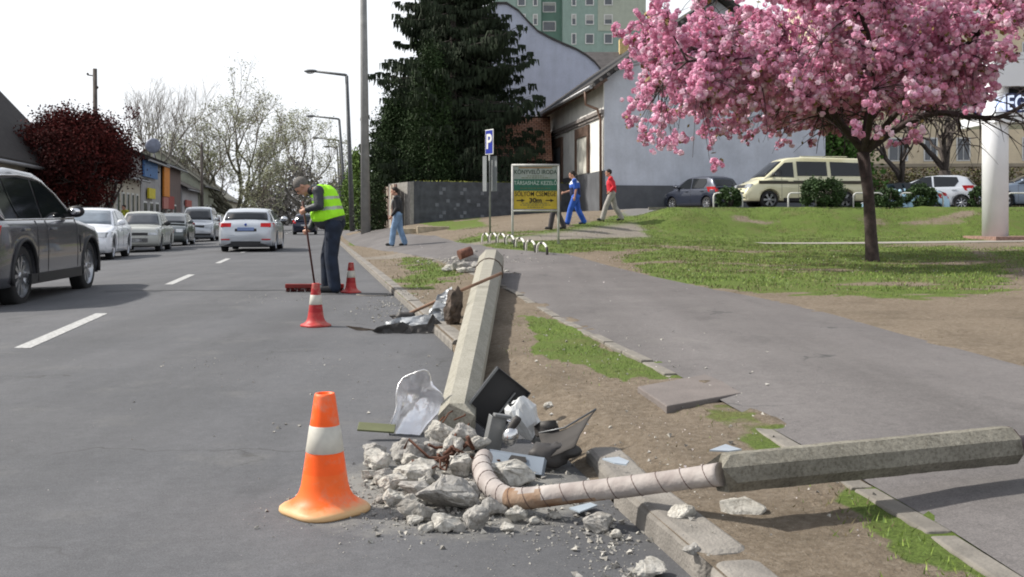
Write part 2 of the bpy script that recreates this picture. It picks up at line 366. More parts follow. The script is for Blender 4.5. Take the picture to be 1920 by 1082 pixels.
# kerb stones along the road (gap where the post fell)
KERB = mat('kerb_concrete', (.20, .185, .165), .9, var=.22, scale=9, bump=.6, bscale=90)
def kerb_seg(m, Y0, Y1, x=None, h=.115, dw=.14, mi=0):
    x = x or kerbX; n = .025; a = Vector((x(Y0), Y0, 0)); b = Vector((x(Y1), Y1, 0)); t = (b - a).normalized(); s = Vector((t.y, -t.x, 0))
    prof = [(0, -.1), (0, h - .03), (.012, h - .008), (.04, h), (dw, h), (dw, -.1)]
    vs = [a + s * q + Vector((0, 0, z)) for q, z in prof] + [b + s * q + Vector((0, 0, z)) for q, z in prof]; k = len(prof)
    m.add(vs, [tuple(range(k))[::-1], tuple(range(k, 2 * k))] + [(i, (i + 1) % k, k + (i + 1) % k, k + i) for i in range(k)], mi)
m = MB(); Y = 8.0
while Y < 60: (Y > 7.9) and kerb_seg(m, Y, Y + .98 - .012, h=.088 + random.Random(int(Y * 10)).uniform(-.006, .006)); Y += .98
kerb_seg(m, 60, 140); kerb_seg(m, 140, 500)
tag(m.build('road_kerb', KERB), kind='structure')
# path edging stones
m = MB(); wx = lambda Y: float(walk_edges(Y)[0]) - .075; rr = random.Random(5); Y = 1.5
while Y < 24:
    if not (4.35 < Y < 5.35):
        z0 = hz_(wx(Y), Y); a = Vector((wx(Y), Y, z0 - .1)); b = Vector((wx(Y + .48), Y + .48, z0 - .1)); t = (b - a).normalized(); s = Vector((t.y, -t.x, 0))
        hh = .1 + (.014 if Y > 5 else .002) + rr.uniform(-.01, .008)
        m.prism([a, a + s * .08, b + s * .08, b], (0, 0, hh))
    Y += .5
tag(m.build('path_edging', mat('edging_concrete', (.185, .17, .148), .9, var=.2, scale=8, bump=.5), bevel=.008), kind='structure')
# left kerb + pavement
lk = lambda Y: laneX(Y) + LO
m = MB()
m.v = []; 
for i in range(len(RY) - 1):
    a, b_ = RY[i], RY[i + 1]; zl = roadz(LO)
    m.prism([(lk(a) - .14, a, zl - .1), (lk(a), a, zl - .1), (lk(b_), b_, zl - .1), (lk(b_) - .14, b_, zl - .1)], (0, 0, .22))
tag(m.build('far_kerb', KERB), kind='structure')
sheet('pavement', [lambda Y: (lk(Y) - 30, roadz(LO) + .13), lambda Y: (lk(Y) - .14, roadz(LO) + .118)], RY, WALKM)

# ---- grass blades (uncountable)
def blades(name, label, n_try, reg, size, mats, dens, seed):
    rg = np.random.default_rng(seed); (y0, y1, p) = reg
    Y = y0 + (y1 - y0) * rg.random(n_try) ** p; X = kerbX(Y) + .16 + rg.random(n_try) * dens[1]
    x = 960 + X / Y * F; k = (x > -50) & (x < 2000); X = X[k]; Y = Y[k]
    Z = hgt(X, Y); a, b_ = walk_edges(Y); k = ~((X > a - .1) & (X < b_ + .03)); X, Y, Z = X[k], Y[k], Z[k]
    jt = .012 * Y * .5 + .06; m = gmask(X + rg.normal(0, 1, len(X)) * jt, Y + rg.normal(0, 1, len(X)) * jt * 2.2, Z); br = np.abs((Y - 27.5) - 1.15 * (X + 1.0)) / 1.6 < 1.0
    clump = fbm(X, Y, 1.6, 9.1) + rg.normal(0, .18, len(X)) > -.18; bare = fbm(X, Y * 1.5, .42, 21.5) + rg.normal(0, .10, len(X)); clump &= ~((bare > .5) & (rg.random(len(X)) < .8)); dryz = bare > .2
    keep = ((m > .5) & clump & ~(br & (Y > 24.5) & (Y < 40) & (X < 4.2))) | (rg.random(len(X)) < dens[0]); keep &= ~((Y > 36.6) & (X > 4)); keep &= ~((Y > 28.5) & (Y < 30.4) & (X > 6.8))
    X, Y, Z, m, dryz = X[keep], Y[keep], Z[keep], m[keep], dryz[keep]; N_ = len(X)
    h = size[0] * (.5 + rg.random(N_)) * np.where(m > .5, 1, .6); wd = size[1] * (.6 + .8 * rg.random(N_)); q = rg.random(N_) * 2 * PI
    lx, ly = rg.normal(0, .5, N_) * h, rg.normal(0, .5, N_) * h
    P = np.stack([X, Y, Z], 1); D = np.stack([np.cos(q) * wd, np.sin(q) * wd, np.zeros(N_)], 1)
    V = np.empty((N_, 3, 3)); V[:, 0] = P - D / 2; V[:, 1] = P + D / 2; V[:, 2] = P + np.stack([lx, ly, h], 1)
    mi = np.where(m > .5, rg.choice([0, 1, 2], N_, p=[.45, .40, .15]), 2); mi = np.where(dryz & (rg.random(N_) < .5), 2, mi)
    o = npmesh(name, V.reshape(-1, 3), 3, mats, mi=mi); tag(o, label, 'grass', kind='stuff'); return o
GM1 = mat('grass_green', (.10, .155, .034), .7, var=.3, scale=2); GM2 = mat('grass_bright', (.18, .25, .045), .7, var=.25, scale=2); GM3 = mat('grass_dry', (.15, .125, .065), .8, var=.3, scale=2)
blades('verge_grass', 'short patchy grass growing on the bare verge beside the footpath', 130000, (2.2, 13, 1.3), (.017, .0055), [GM1, GM2, GM3], (.02, 7), 1)
blades('lawn_grass', 'green lawn under the cherry tree and up the bank', 330000, (12.5, 37, .85), (.034, .014), [GM1, GM2, GM3], (.02, 26), 2)
# ================================================================ BUILDINGS
def stucco(name, col, var=.1, sc=1.0):
    if name in MATS: return MATS[name]
    m = mat(name, col, .92, var=var, scale=1.3, bump=.35, bscale=25); n, b = nodes_of(m); l = n.links.new; src = b.inputs['Base Color'].links[0].from_socket; t = n.nodes.new('ShaderNodeTexCoord')
    def z(s, sc_, d=6): mp_ = N(n, 'ShaderNodeMapping'); mp_.inputs['Scale'].default_value = sc_; l(t.outputs['Object'], mp_.inputs[0]); q = N(n, 'ShaderNodeTexNoise', Scale=s, Detail=d, Roughness=.7); l(mp_.outputs[0], q.inputs['Vector']); return q.outputs[0]
    c = mixc(n, .8, src, ramp(n, z(1.6, (1, 1, .12)), [(.35, (.91, .905, .90)), (.6, (1.03, 1.03, 1.03))]), 'MULTIPLY')
    c = mixc(n, ramp(n, z(.45, (1, 1, 1), 9), [(.56, (0, 0, 0)), (.63, (.35, .35, .35))]), c, Vector(col) * .72 + Vector((.02, .015, .01)))
    c = mixc(n, .6, c, ramp(n, z(9, (1, 1, 1)), [(.35, (.9, .9, .9)), (.65, (1.06, 1.06, 1.06))]), 'MULTIPLY'); l(c, b.inputs['Base Color']); return m
GLASS = mat('window_glass', (.045, .055, .07), .12, var=.25, scale=.8, spec=.8)
DGLASS = mat('dark_glass', (.010, .012, .014), .05, var=.1, spec=.5)
WFRAME = mat('white_frame', (.62, .62, .60), .6)
BROWN = mat('brown_timber', (.10, .062, .045), .8, var=.3, scale=8)
def local(root, name, m, mats, **k): return m.build(name, mats, root, **k)
def wall_frame(A, B):
    """origin A, x axis towards B, z up; y = into the building when A->B runs left to right"""
    d = (Vector(B) - Vector(A)); return math.atan2(d.y, d.x), d.length

# --- house on the right: long lit street side + shaded gable end
def right_house():
    z0 = 1.5; r = thing('corner_house', 'pale grey house with a shaded blank gable wall and brown framed shutters', 'house', (4.26, 48, z0), R(98.5)); r.scale = (1.2,) * 3
    # local x = along the street facade (away), local -y = into the house (towards +X)
    Lf, Wd, zE, zR = 13.2, 9.0, 5.0, 8.2
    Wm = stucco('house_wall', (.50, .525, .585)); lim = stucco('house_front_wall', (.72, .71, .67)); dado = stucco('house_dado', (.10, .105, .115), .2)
    m = MB()
    # gable prism body as closed solid
    pf = [(0, 0, -.6), (0, -Wd, -.6), (0, -Wd, zE), (0, -Wd / 2, zR), (0, 0, zE)]
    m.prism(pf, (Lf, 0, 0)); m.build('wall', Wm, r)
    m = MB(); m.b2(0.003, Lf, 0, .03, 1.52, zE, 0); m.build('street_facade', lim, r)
    m = MB(); m.b2(-.045, Lf + .02, -.02, .06, -.6, 1.52); m.b2(-.05, 0, -Wd, -.02, -.6, .95); m.build('dado', dado, r)
    m = MB()  # roof: two slabs
    o = .55; sl = (zR - zE) / (Wd / 2)
    for sgn in (0, 1):
        e = [(-o, o, zE - sl * o + .05), (Lf + .3, o, zE - sl * o + .05), (Lf + .3, -Wd / 2, zR + .05), (-o, -Wd / 2, zR + .05)]
        if sgn: e = [(x, -Wd - y, z) for x, y, z in e][::-1]
        m.prism(e, (0, 0, .20))
    m.build('roof', mat('slate_roof', (.04, .037, .036), .9, var=.4, scale=14, bump=.8, bscale=14), r)
    m = MB()
    for k in range(46):  # corrugated verge tiles and rafters under the eave
        m.box((-o + .02 + k * .31, o - .28, zE - sl * (o - .28) - .02), (.09, .6, .12), Matrix.Rotation(-math.atan(sl), 3, 'X'))
    m.build('rafters', BROWN, r)
    m = MB()
    for k in range(22):
        y = o - k * .29; z = zE - sl * y + .12
        if y > -Wd / 2: m.tube([(-o - .05, y, z), (-o + .3, y, z)], .07, 6)
    m.build('verge_tiles', mat('verge_tile', (.14, .13, .125), .9, var=.4), r)
    m = MB(); m.b2(-.08, Lf, .03, .16, 3.72, 3.86); m.b2(-.05, Lf, .03, .10, 3.60, 3.72); m.build('cornice', mat('cornice_plaster', (.2, .18, .17), .9, var=.3), r)
    m = MB(); m.tube([(-.5, .64, zE - .34), (Lf, .64, zE - .3)], .075, 8); m.build('gutter', mat('zinc', (.30, .30, .31), .5, .6), r)
    m = MB(); m.tube([(.5, .64, zE - .34), (.5, .62, zE - .9), (.30, .2, 3.9), (.12, .12, 3.5), (.1, .12, -.3)], .055, 8); m.build('downpipe', mat('brown_pipe', (.13, .075, .05), .6), r)
    for u0, u1, zt, zb, blind in ((2.35, 5.0, 3.5, 1.55, 1), (7.9, 10.4, 3.45, 1.3, 0)):
        m = MB(); m.b2(u0, u1, .03, .12, zt - .42, zt); m.b2(u0, u0 + .3, .03, .12, zb, zt - .42); m.b2(u1 - .3, u1, .03, .12, zb, zt - .42)
        f = m.build('window', BROWN, r)
        m = MB(); m.b2(u0 + .3, u1 - .3, .032, .07, zb, zt - .42)
        m.build('shutter', mat('shutter_pale', (.55, .54, .48), .8, var=.15, scale=3) if blind else mat('shutter_grey', (.16, .165, .18), .7), f)
    m = MB(); m.tube([(-.04, -1.3, 3.05), (-.35, -1.45, 2.95), (-.5, -1.7, 2.98)], .02, 5); m.build('wire_bracket', mat('black_iron', (.02, .02, .02), .6), r)
    m = MB(); m.box((4, -3.2, 7.6), (.6, .6, 1.6)); m.box((4, -3.2, 8.45), (.75, .75, .12)); m.build('chimney', mat('chimney_yellow', (.5, .38, .18), .9, var=.25), r)
    return r
right_house()

# --- block wall
def block_wall():
    A = Vector((-4.75, 50, 0)); B = Vector((3.15, 53.4, 0)); rz, Ln = wall_frame(A, B)
    r = thing('block_wall', 'dark grey concrete block wall in front of the spruces with a few paler blocks', 'wall', (A.x, A.y, .6), rz)
    DW = mat('dark_block', (.075, .08, .09), .9, var=.3, scale=3, bump=.5, bscale=30); LW = mat('pale_block', (.17, .18, .20), .9, var=.2, scale=5)
    m = MB(); m.b2(0, Ln + .3, 0, .25, -.8, 2.30); m.b2(0, .3, -.06, -.0, -.8, 2.32); m.b2(3.95, 4.15, -.05, 0, -.8, 2.34)
    rr = random.Random(3)
    for row in range(10):
        for k in range(int(Ln / .42)):
            pass
    m.build('wall', DW, r)
    m = MB()
    for row in range(9):
        for k in range(9):
            if (row + k * 2) % 3 == 0 and row in (1, 2, 4, 5, 7, 8) and k < 8: m.box((.85 + k * .36 + (row % 2) * .2, -.004, .42 + row * .19), (.17, .02, .16))
            elif rr.random() < .05 and 1 <= row: m.box((.85 + k * .36 + (row % 2) * .2, -.003, .42 + row * .19), (.12, .02, .10))
    m.build('pale_blocks', LW, r)
    m = MB(); m.b2(-.18, 0, -.1, 3.5, -.9, 2.28); m.build('end_wall', mat('end_wall_stone', (.26, .25, .23), .9, var=.2), r)  # side face of the wall, coloured paler than the front
    # moss and leaves on the coping
    m = MB()
    for k in range(500):
        x = rr.uniform(.1, Ln); y = rr.uniform(0, .25); s = rr.uniform(.03, .09); a = rr.uniform(0, 6.28)
        m.add([(x, y, 2.3), (x + s * math.cos(a), y + s * math.sin(a), 2.3 + s * rr.uniform(0, 1)), (x + s * math.cos(a + 1), y + s * math.sin(a + 1), 2.3 + s * rr.uniform(.2, 1.2))], [(0, 1, 2)])
    m.build('moss', mat('yellow_moss', (.20, .21, .04), .9, var=.4), r, fix=False)
block_wall()
m = MB(); q = at(812, 430, 44); m.box((q.x, q.y, .45), (1.35, .45, .62), Matrix.Rotation(R(8), 3, 'Z')); m.box((q.x - 1.2, q.y + .2, .42), (.9, .4, .5), Matrix.Rotation(R(8), 3, 'Z'))
tag(m.build('low_wall', mat('sand_stone', (.34, .29, .21), .9, var=.25, scale=4, bump=.5), bevel=.02), 'low sandy stone kerb wall at the foot of the block wall', 'low wall')
# --- timber picket fence further on
def picket():
    A = at(698, 430, 62); B = at(742, 430, 50.5); rz, Ln = wall_frame((A.x, A.y, 0), (B.x, B.y, 0))
    r = thing('picket_fence', 'brown and cream board fence running along the pavement before the block wall', 'fence', (A.x, A.y, .2), rz); rr = random.Random(8)
    a = MB(); b = MB(); k = 0; x = 0
    while x < Ln:
        (b if k % 5 in (2, 4) else a).b2(x, x + .5, 0, .04, -.2, 2.6 + rr.uniform(-.03, .03)); x += .55; k += 1
    a.build('brown_boards', mat('fence_brown', (.12, .065, .05), .85, var=.3, scale=4), r); b.build('cream_boards', mat('fence_cream', (.42, .37, .30), .85, var=.2), r)
    m = MB(); m.b2(0, Ln, .05, .12, .3, .42); m.b2(0, Ln, .05, .12, 1.9, 2.02); m.build('rail', BROWN, r)
picket()

# --- curved fire-wall gable building, dark roofed one, tiled house
def outline_building(name, label, cat, pts, Y, depth, wm, rm=None):
    p = [at(x, y, Y) for x, y in pts]; r = thing(name, label, cat, (p[0].x, Y, 0)); q = [(v.x - p[0].x, 0, v.z) for v in p]
    m = MB(); m.prism(q, (0, depth, 0)); m.build('wall', wm, r); return r, q
r, q = outline_building('gabled_building', 'tall windowless building end with a curved pale blue gable wall behind the spruces', 'building',
    [(900, 420), (900, 25), (925, 8), (950, 8), (972, 22), (990, 42), (1008, 60), (1030, 72), (1056, 84), (1080, 94), (1100, 106), (1115, 118), (1128, 134), (1128, 420)], 68, 14, stucco('pale_blue_wall', (.47, .50, .60), .06))
m = MB()
for a, b_ in zip(q[1:-1], q[2:-1]): 
    v0 = Vector(a); v1 = Vector(b_); m.prism([v0 + Vector((0, -.12, 0)), v1 + Vector((0, -.12, 0)), v1 + Vector((0, -.12, .14)), v0 + Vector((0, -.12, .14))], (0, 14.3, 0))
m.build('roof', mat('dark_roof', (.06, .055, .055), .9, var=.3, scale=2), r)
r = thing('dark_roofed_house', 'house with a dark steep roof showing between the curved gable and the tower block', 'house', tuple(at(1140, 420, 76)))
m = MB(); m.b2(-5, 16, 0, 9, -2, 10.4); m.build('wall', stucco('beige_wall', (.42, .38, .3)), r)
m = MB(); m.prism([(-5.6, -.6, 10.3), (16.4, -.6, 10.3), (16.4, 4.5, 13.1), (-5.6, 4.5, 13.1)], (0, 0, .2)); m.prism([(-5.6, 4.5, 13.1), (16.4, 4.5, 13.1), (16.4, 9.6, 10.3), (-5.6, 9.6, 10.3)], (0, 0, .2)); m.build('roof', MATS['dark_roof'], r)
m = MB(); m.box((1.7, 4.2, 13.6), (.9, .9, 1.2)); m.box((1.7, 4.2, 14.25), (.3, .3, .35)); m.build('chimney', MATS['chimney_yellow'], r)
r = thing('tiled_house', 'low house with an orange clay tile roof between the spruces and the corner house', 'house', (-2.2, 57, 1.2), 0)
m = MB(); m.b2(-3, 4.2, .4, 6, -.5, 3.1); m.build('wall', MATS['beige_wall'], r)
TILE = bpy.data.materials.new('clay_tiles'); TILE.use_nodes = True; n, b = nodes_of(TILE); b.inputs['Roughness'].default_value = .9
t = n.nodes.new('ShaderNodeTexCoord'); br_ = N(n, 'ShaderNodeTexBrick', Scale=1.0); br_.inputs['Brick Width'].default_value = .28; br_.inputs['Row Height'].default_value = .17; br_.inputs['Mortar Size'].default_value = .018
br_.inputs['Color1'].default_value = (.33, .15, .085, 1); br_.inputs['Color2'].default_value = (.42, .24, .16, 1); br_.inputs['Mortar'].default_value = (.07, .03, .02, 1)
n.links.new(t.outputs['Object'], br_.inputs['Vector']); n.links.new(br_.outputs[0], b.inputs['Base Color'])
m = MB(); m.add([(0, 0, 0), (7.8, 0, 0), (7.8, 3.9, 0), (0, 3.9, 0), (0, 0, -.12), (7.8, 0, -.12), (7.8, 3.9, -.12), (0, 3.9, -.12)], [(0, 1, 2, 3), (4, 7, 6, 5), (0, 4, 5, 1), (1, 5, 6, 2), (2, 6, 7, 3), (3, 7, 4, 0)])
o = m.build('roof', TILE, r); o.location = (-3.4, 0, 3.1); o.rotation_euler = (R(42), 0, 0)
m = MB(); m.prism([(-3.4, 5.8, 3.1), (4.4, 5.8, 3.1), (4.4, 2.9, 5.7), (-3.4, 2.9, 5.7)], (0, 0, .12)); m.build('rear_roof', TILE, r)

# --- tower block
def tower():
    Y = 150; k = F / Y; A = at(940, 414, Y); r = thing('tower_block', 'tall mint green panel apartment block rising behind the other roofs', 'building', (A.x, Y, 0))
    X = lambda x: (x - 940) / k
    G1 = stucco('tower_green', (.27, .36, .32), .05); G2 = stucco('tower_dark_green', (.15, .25, .205), .05); G3 = stucco('tower_beige', (.40, .43, .36), .05)
    m = MB(); m.b2(X(925), X(1015), .8, 14, 0, 46, 0); m.b2(X(1055), X(1210), 0, 14, 0, 46, 0); m.build('wall', G1, r)
    m = MB(); m.b2(X(1015), X(1055), 2.2, 14, 0, 46); m.build('stair_recess', G2, r)
    m = MB(); m.b2(X(1121), X(1211), -.08, 0, 1 + (HZ - 58) / k, 46); m.build('pale_cladding', G3, r)
    def win(x0, x1, y0, y1, yy, fr=WFRAME):
        z0 = 1 + (HZ - y1) / k; z1 = 1 + (HZ - y0) / k
        m = MB(); t = .13
        m.b2(X(x0) - t, X(x1) + t, yy - .1, yy, z1, z1 + t); m.b2(X(x0) - t, X(x1) + t, yy - .1, yy, z0 - t, z0); m.b2(X(x0) - t, X(x0), yy - .1, yy, z0, z1); m.b2(X(x1), X(x1) + t, yy - .1, yy, z0, z1)
        f = m.build('window', fr, r); m = MB(); m.b2(X(x0), X(x1), yy - .04, yy + .01, z0, z1); m.build('pane', GLASS, f)
        if (int(x0) * 7 + int(y0) * 3) % 5 < 2: m = MB(); m.b2(X(x0), X(x1), yy - .06, yy - .045, z1 - (z1 - z0) * (.3 + .1 * (int(x0) % 4)), z1); m.build('blind', mat('curtain', (.38, .38, .36), .9), f)
    for i in range(-2, 3):
        y = 37 + 36 * i
        if y < -60: continue
        win(1073, 1079, y - 9, y + 9, 0); win(1099, 1112, y - 8, y + 8, -.08 * 0); win(1134, 1147, y - 8, y + 8, -.08)
        win(1001, 1007, y - 11, y + 7, .8); win(972, 984, y - 11, y + 7, .72)
        win(1020, 1042, y - 1, y + 15, 2.2)
tower()
# --- cream apartment block far right
def cream_block():
    A = at(1640, 414, 64); r = thing('apartment_building', 'cream rendered apartment building with rows of windows behind the car park', 'building', (A.x, 64, 1.45), R(-4))
    m = MB(); m.b2(-3, 30, 0, 12, 3.0, 15); m.build('wall', stucco('cream_wall', (.66, .56, .40), .07), r)
    m = MB(); m.b2(-3, 30, .06, 12, -1, 3.0); m.build('ground_floor', stucco('ground_floor_wall', (.36, .31, .24), .2), r)
    m = MB(); m.b2(-3.1, 30.1, -.1, .0, 2.85, 3.05); m.build('string_course', stucco('course', (.3, .26, .2)), r)
    for row in range(3):
        for k in range(12):
            x = 1.4 + k * 1.95; z = 3.9 + row * 2.9; w = .42 if k % 3 else .6
            m = MB(); m.b2(x - w, x + w, -.05, .02, z - .7, z + .75); f = m.build('window', WFRAME, r)
            m = MB(); m.b2(x - w + .09, x - .03, -.07, -.045, z - .62, z + .66); m.b2(x + .03, x + w - .09, -.07, -.045, z - .62, z + .66); m.build('pane', GLASS, f)
cream_block()

# --- street of low houses on the left
def street_house(label, Y0, Y1, off, zE, zR, depth, wm, rm, openings=(), zb=None, extra=None):
    """facade runs along the street between depths Y0..Y1"""
    a = Vector((laneX(Y0) - off, Y0, 0)); b_ = Vector((laneX(Y1) - off, Y1, 0)); rz, Ln = wall_frame(a, b_)
    r = thing('street_house', label, 'house', (a.x, a.y, -.1), rz, 'low houses along the far side of the street')   # local x away, y to the left (into the house)
    m = MB(); m.prism([(0, 0, -.3), (0, 0, zE), (0, depth / 2, zR), (0, depth, zE), (0, depth, -.3)], (Ln, 0, 0)); m.build('wall', wm, r)
    sl = (zR - zE) / (depth / 2); o = .5; m = MB()
    m.prism([(-.3, -o, zE - sl * o), (Ln + .3, -o, zE - sl * o), (Ln + .3, depth / 2, zR), (-.3, depth / 2, zR)], (0, 0, .16))
    m.prism([(-.3, depth + o, zE - sl * o), (Ln + .3, depth + o, zE - sl * o), (Ln + .3, depth / 2, zR), (-.3, depth / 2, zR)], (0, 0, .16))
    m.build('roof', rm, r)
    m = MB(); m.tube([(-.3, -o - .06, zE - sl * o), (Ln + .3, -o - .06, zE - sl * o)], .07, 6); m.build('gutter', MATS['zinc'], r)
    for (u0, u1, z0, z1, kind) in openings:
        mt = {'d': BROWN, 'w': WFRAME}.get(kind, kind)
        m = MB(); m.b2(u0, u1, -.07, .02, z0, z1); f = m.build('door' if z0 < .3 else 'window', mt, r)
        if kind == 'w':
            m = MB(); m.b2(u0 + .12, u1 - .12, -.09, -.065, z0 + .12, z1 - .12); m.build('pane', GLASS, f)
    if extra: extra(r)
    return r
RB = mat('brown_roof', (.028, .024, .023), .9, var=.35, scale=6, bump=.6, bscale=12); RG = mat('grey_roof', (.13, .125, .10), .9, var=.3, scale=4, bump=.5, bscale=12)
def ws(n, u0, du, z0=1.0, z1=2.5, w=1.0): return [(u0 + k * du, u0 + k * du + w, z0, z1, 'w') for k in range(n)]
def sign(r, name, x0, x1, y, z0, z1, m_, label=None):
    m = MB(); m.b2(x0, x1, y - .12, y, z0, z1); return m.build(name, m_, r)
street_house('nearest far side house with a tall dark brown roof behind the red plum tree', 33, 47, 9.0, 3.7, 8.6, 9, stucco('w1', (.36, .32, .27)), RB, ws(4, 1.5, 3.1))
street_house('small grey house half hidden by the red plum tree', 47.3, 58, 9.2, 3.6, 6.2, 8, stucco('w2', (.4, .36, .3)), RB, ws(3, 1, 3))
street_house('cream house behind the parked white saloon with columns of narrow windows', 58.3, 67, 9, 3.9, 6.3, 8, stucco('w3', (.52, .48, .40)), RB, ws(5, .6, 1.6, .8, 2.8, .8))
def ex1(r):
    sign(r, 'blue_fascia', 0.2, 6.0, -.08, 4.0, 5.1, mat('sign_blue', (.05, .14, .33), .6)); sign(r, 'yellow_sign', 2.0, 4.8, -.1, 2.6, 3.3, mat('sign_yellow', (.6, .5, .03), .6))
street_house('shop with a blue fascia band and a small yellow sign', 67.3, 76, 9, 5.2, 6.6, 8, stucco('w4', (.34, .33, .33)), RB, ws(3, .6, 2.6, .3, 2.4, 1.6), extra=ex1)
def ex2(r):
    sign(r, 'orange_panel', -.15, 2.8, -.2, 2.9, 5.3, mat('sign_orange', (.62, .22, .03), .7)); sign(r, 'red_sign', 3.0, 6.2, -.1, 2.0, 3.0, mat('sign_red', (.30, .05, .04), .7)); sign(r, 'pink_panel', -.1, 2.5, -.16, 2.0, 2.85, mat('sign_pink', (.42, .16, .13), .7))
street_house('shop front with a tall orange panel and dull red signs', 76.3, 88, 9.1, 5.4, 7.0, 8, stucco('w5', (.16, .12, .11)), RB, [(.4, 2.2, .2, 1.9, DGLASS), (3.4, 5, .3, 2, 'w'), (7, 8.5, .6, 2.4, 'w')], extra=ex2)
def ex3(r): sign(r, 'awning', 1, 5, -.1, 2.3, 2.9, mat('awning_red', (.4, .12, .10), .8))
street_house('pale grey house with a red and white awning', 88.3, 100, 9, 4.0, 6.0, 8, stucco('w6', (.42, .41, .42)), RB, ws(3, 1, 3.4, .4, 2.4), extra=ex3)
street_house('long pale green house with a tall mossy roof beside the plane tree', 100.4, 124, 8.8, 4.8, 8.2, 9, stucco('w7', (.40, .41, .33)), RG, ws(6, 1.5, 3.6, 1, 2.8))
street_house('small cream house beyond the bare plane tree', 124.5, 150, 8.8, 3.9, 6.8, 9, stucco('w8', (.5, .46, .38)), RG, ws(6, 1.5, 3.6, 1, 2.6))
r = thing('round_sign', 'round grey blue disc sign standing above the shop roofs', 'sign', tuple(at(286, 300, 78)))
m = MB(); m.tube([(0, .3, -.9), (0, .3, 1.1)], .06, 6); m.build('post', MATS['zinc'], r)
m = MB(); m.lathe([(0, -.08), (.5, -.08), (.56, -.03), (.56, .08), (0, .1)], (0, .1, 1.08), 28, axis='y'); m.build('disc', mat('disc_grey', (.19, .21, .27), .5, var=.2, scale=3), r)

# ================================================================ POLES AND LAMPS
POLE = mat('pole_concrete', (.24, .24, .235), .85, var=.15, scale=3, bump=.3); STEEL = mat('lamp_steel', (.11, .115, .12), .6, .3, var=.2)
q = at(686, 443, 50.5); r = thing('utility_pole', 'tall thick pale concrete mast standing at the pavement edge', 'pole', (q.x, q.y, .2), 0)
m = MB(); m.tube([(0, 0, -.3), (-.16, 0, 16)], [.24, .13], 12); m.build('mast', POLE, r)
lamps = [(661, 650, 142, 592, 134, 74), (651, 636, 224, 589, 218, 106), (645, 636, 264, 597, 259, 134), (641, 632, 277, 618, 275, 142), (637, 628, 316, 606, 312, 205), (632, 625, 345, 612, 342, 290)]
lab = ['nearest tall street lamp with a long curved arm', 'second street lamp along the kerb behind the nearest one', 'third street lamp along the row, closer to the cream fence', 'fourth street lamp with a short arm', 'fifth small street lamp far down the road', 'sixth and farthest tiny street lamp down the road']
for i, (xb, xt, yt, xh, yh, Y) in enumerate(lamps):
    b0 = at(xb, 0, Y); t0 = at(xt, yt, Y); h0 = at(xh, yh, Y); r = thing('street_lamp', lab[i], 'street lamp', (b0.x, Y, .1), 0, 'street lamps down the right kerb'); O = Vector((b0.x, Y, .1))
    T = t0 - O; H = h0 - O; m = MB(); m.tube([(0, 0, -.1), T * .5, T], [.20, .16, .12], 8); m.build('pole', STEEL, r)
    m = MB(); m.tube([T, T + (H - T) * .06 + Vector((0, 0, .04)), H], [.11, .10, .08], 6); m.build('arm', STEEL, r)
    m = MB(); m.ball(H + Vector((-.35, 0, .02)), (.5, .2, .13), 10); hd = m.build('lamp_head', STEEL, r); m = MB(); m.ball(H + Vector((-.4, 0, -.06)), (.3, .15, .12), 8); m.build('lens', mat('lamp_lens', (.5, .5, .5), .2), hd)
WOOD = mat('old_wood', (.10, .085, .075), .9, var=.25, scale=4)
for (x, yt, Y, rr_, lb) in ((178, 125, 50, .13, 'grey wooden pole rising behind the red plum tree'), (378, 265, 94, .16, 'dark wooden pole standing before the green house')):
    q = at(x, 0, Y); z = 1 + (HZ - yt) / F * Y; r = thing('wooden_pole', lb, 'pole', (q.x, Y, -.1), 0); m = MB(); m.tube([(.05, 0, -.2), (0, 0, z)], [rr_, rr_ * .75], 8); m.build('post', WOOD, r)
    m = MB(); m.tube([(0, 0, z - .35), (-.35, 0, z - .3)], .03, 5); m.ball((-.35, 0, z - .25), .06, 6); m.ball((.1, 0, z - .9), .08, 6); m.build('insulator', WOOD, r)

# ================================================================ TREES
def grow(rd, p, d, ln, r, dep, T, tw, tips, spread=.55, up=.15, shrink=.74, kids=(2, 3), bend=.18, thin=3):
    n = 3; pts = [p]; q = p.copy(); dd = d.copy()
    for i in range(n):
        dd = (dd + Vector((rd.gauss(0, bend), rd.gauss(0, bend), rd.gauss(0, bend) + up * .3))).normalized(); q = q + dd * ln / n; pts.append(q.copy())
    rs = [r * (1 - .38 * i / n) for i in range(n + 1)]
    (T if dep > thin else tw).tube(pts, rs, 6 if dep > thin else 3, cap=False)
    if dep == 0: tips.append((q, dd)); return
    for k in range(rd.randint(*kids) + (0 if dep > 1 else 0)):
        ax = Vector((rd.gauss(0, 1), rd.gauss(0, 1), rd.gauss(0, 1))).normalized(); nd = (dd + ax * spread * rd.uniform(.6, 1.3) + Vector((0, 0, up))).normalized()
        f = pts[-1] if k < 2 else pts[rd.choice((1, 2))]
        grow(rd, f.copy(), nd, ln * shrink * rd.uniform(.8, 1.15), r * (.66 if k < 2 else .5), dep - 1, T, tw, tips, spread, up, shrink, kids, bend, thin)
def specks(pts, sz, rg, per, spread, flat=False):
    P = np.repeat(np.array(pts), per, 0); n = len(P); P = P + rg.normal(0, spread, (n, 3)); s = sz * (.6 + .8 * rg.random(n))[:, None]
    a = rg.normal(0, 1, (n, 3)); a /= np.linalg.norm(a, axis=1)[:, None]; b = np.cross(a, rg.normal(0, 1, (n, 3))); b /= np.linalg.norm(b, axis=1)[:, None]
    V = np.empty((n, 4, 3)); V[:, 0] = P - a * s; V[:, 1] = P + b * s * .6; V[:, 2] = P + a * s; V[:, 3] = P - b * s * .6; return V.reshape(-1, 3)
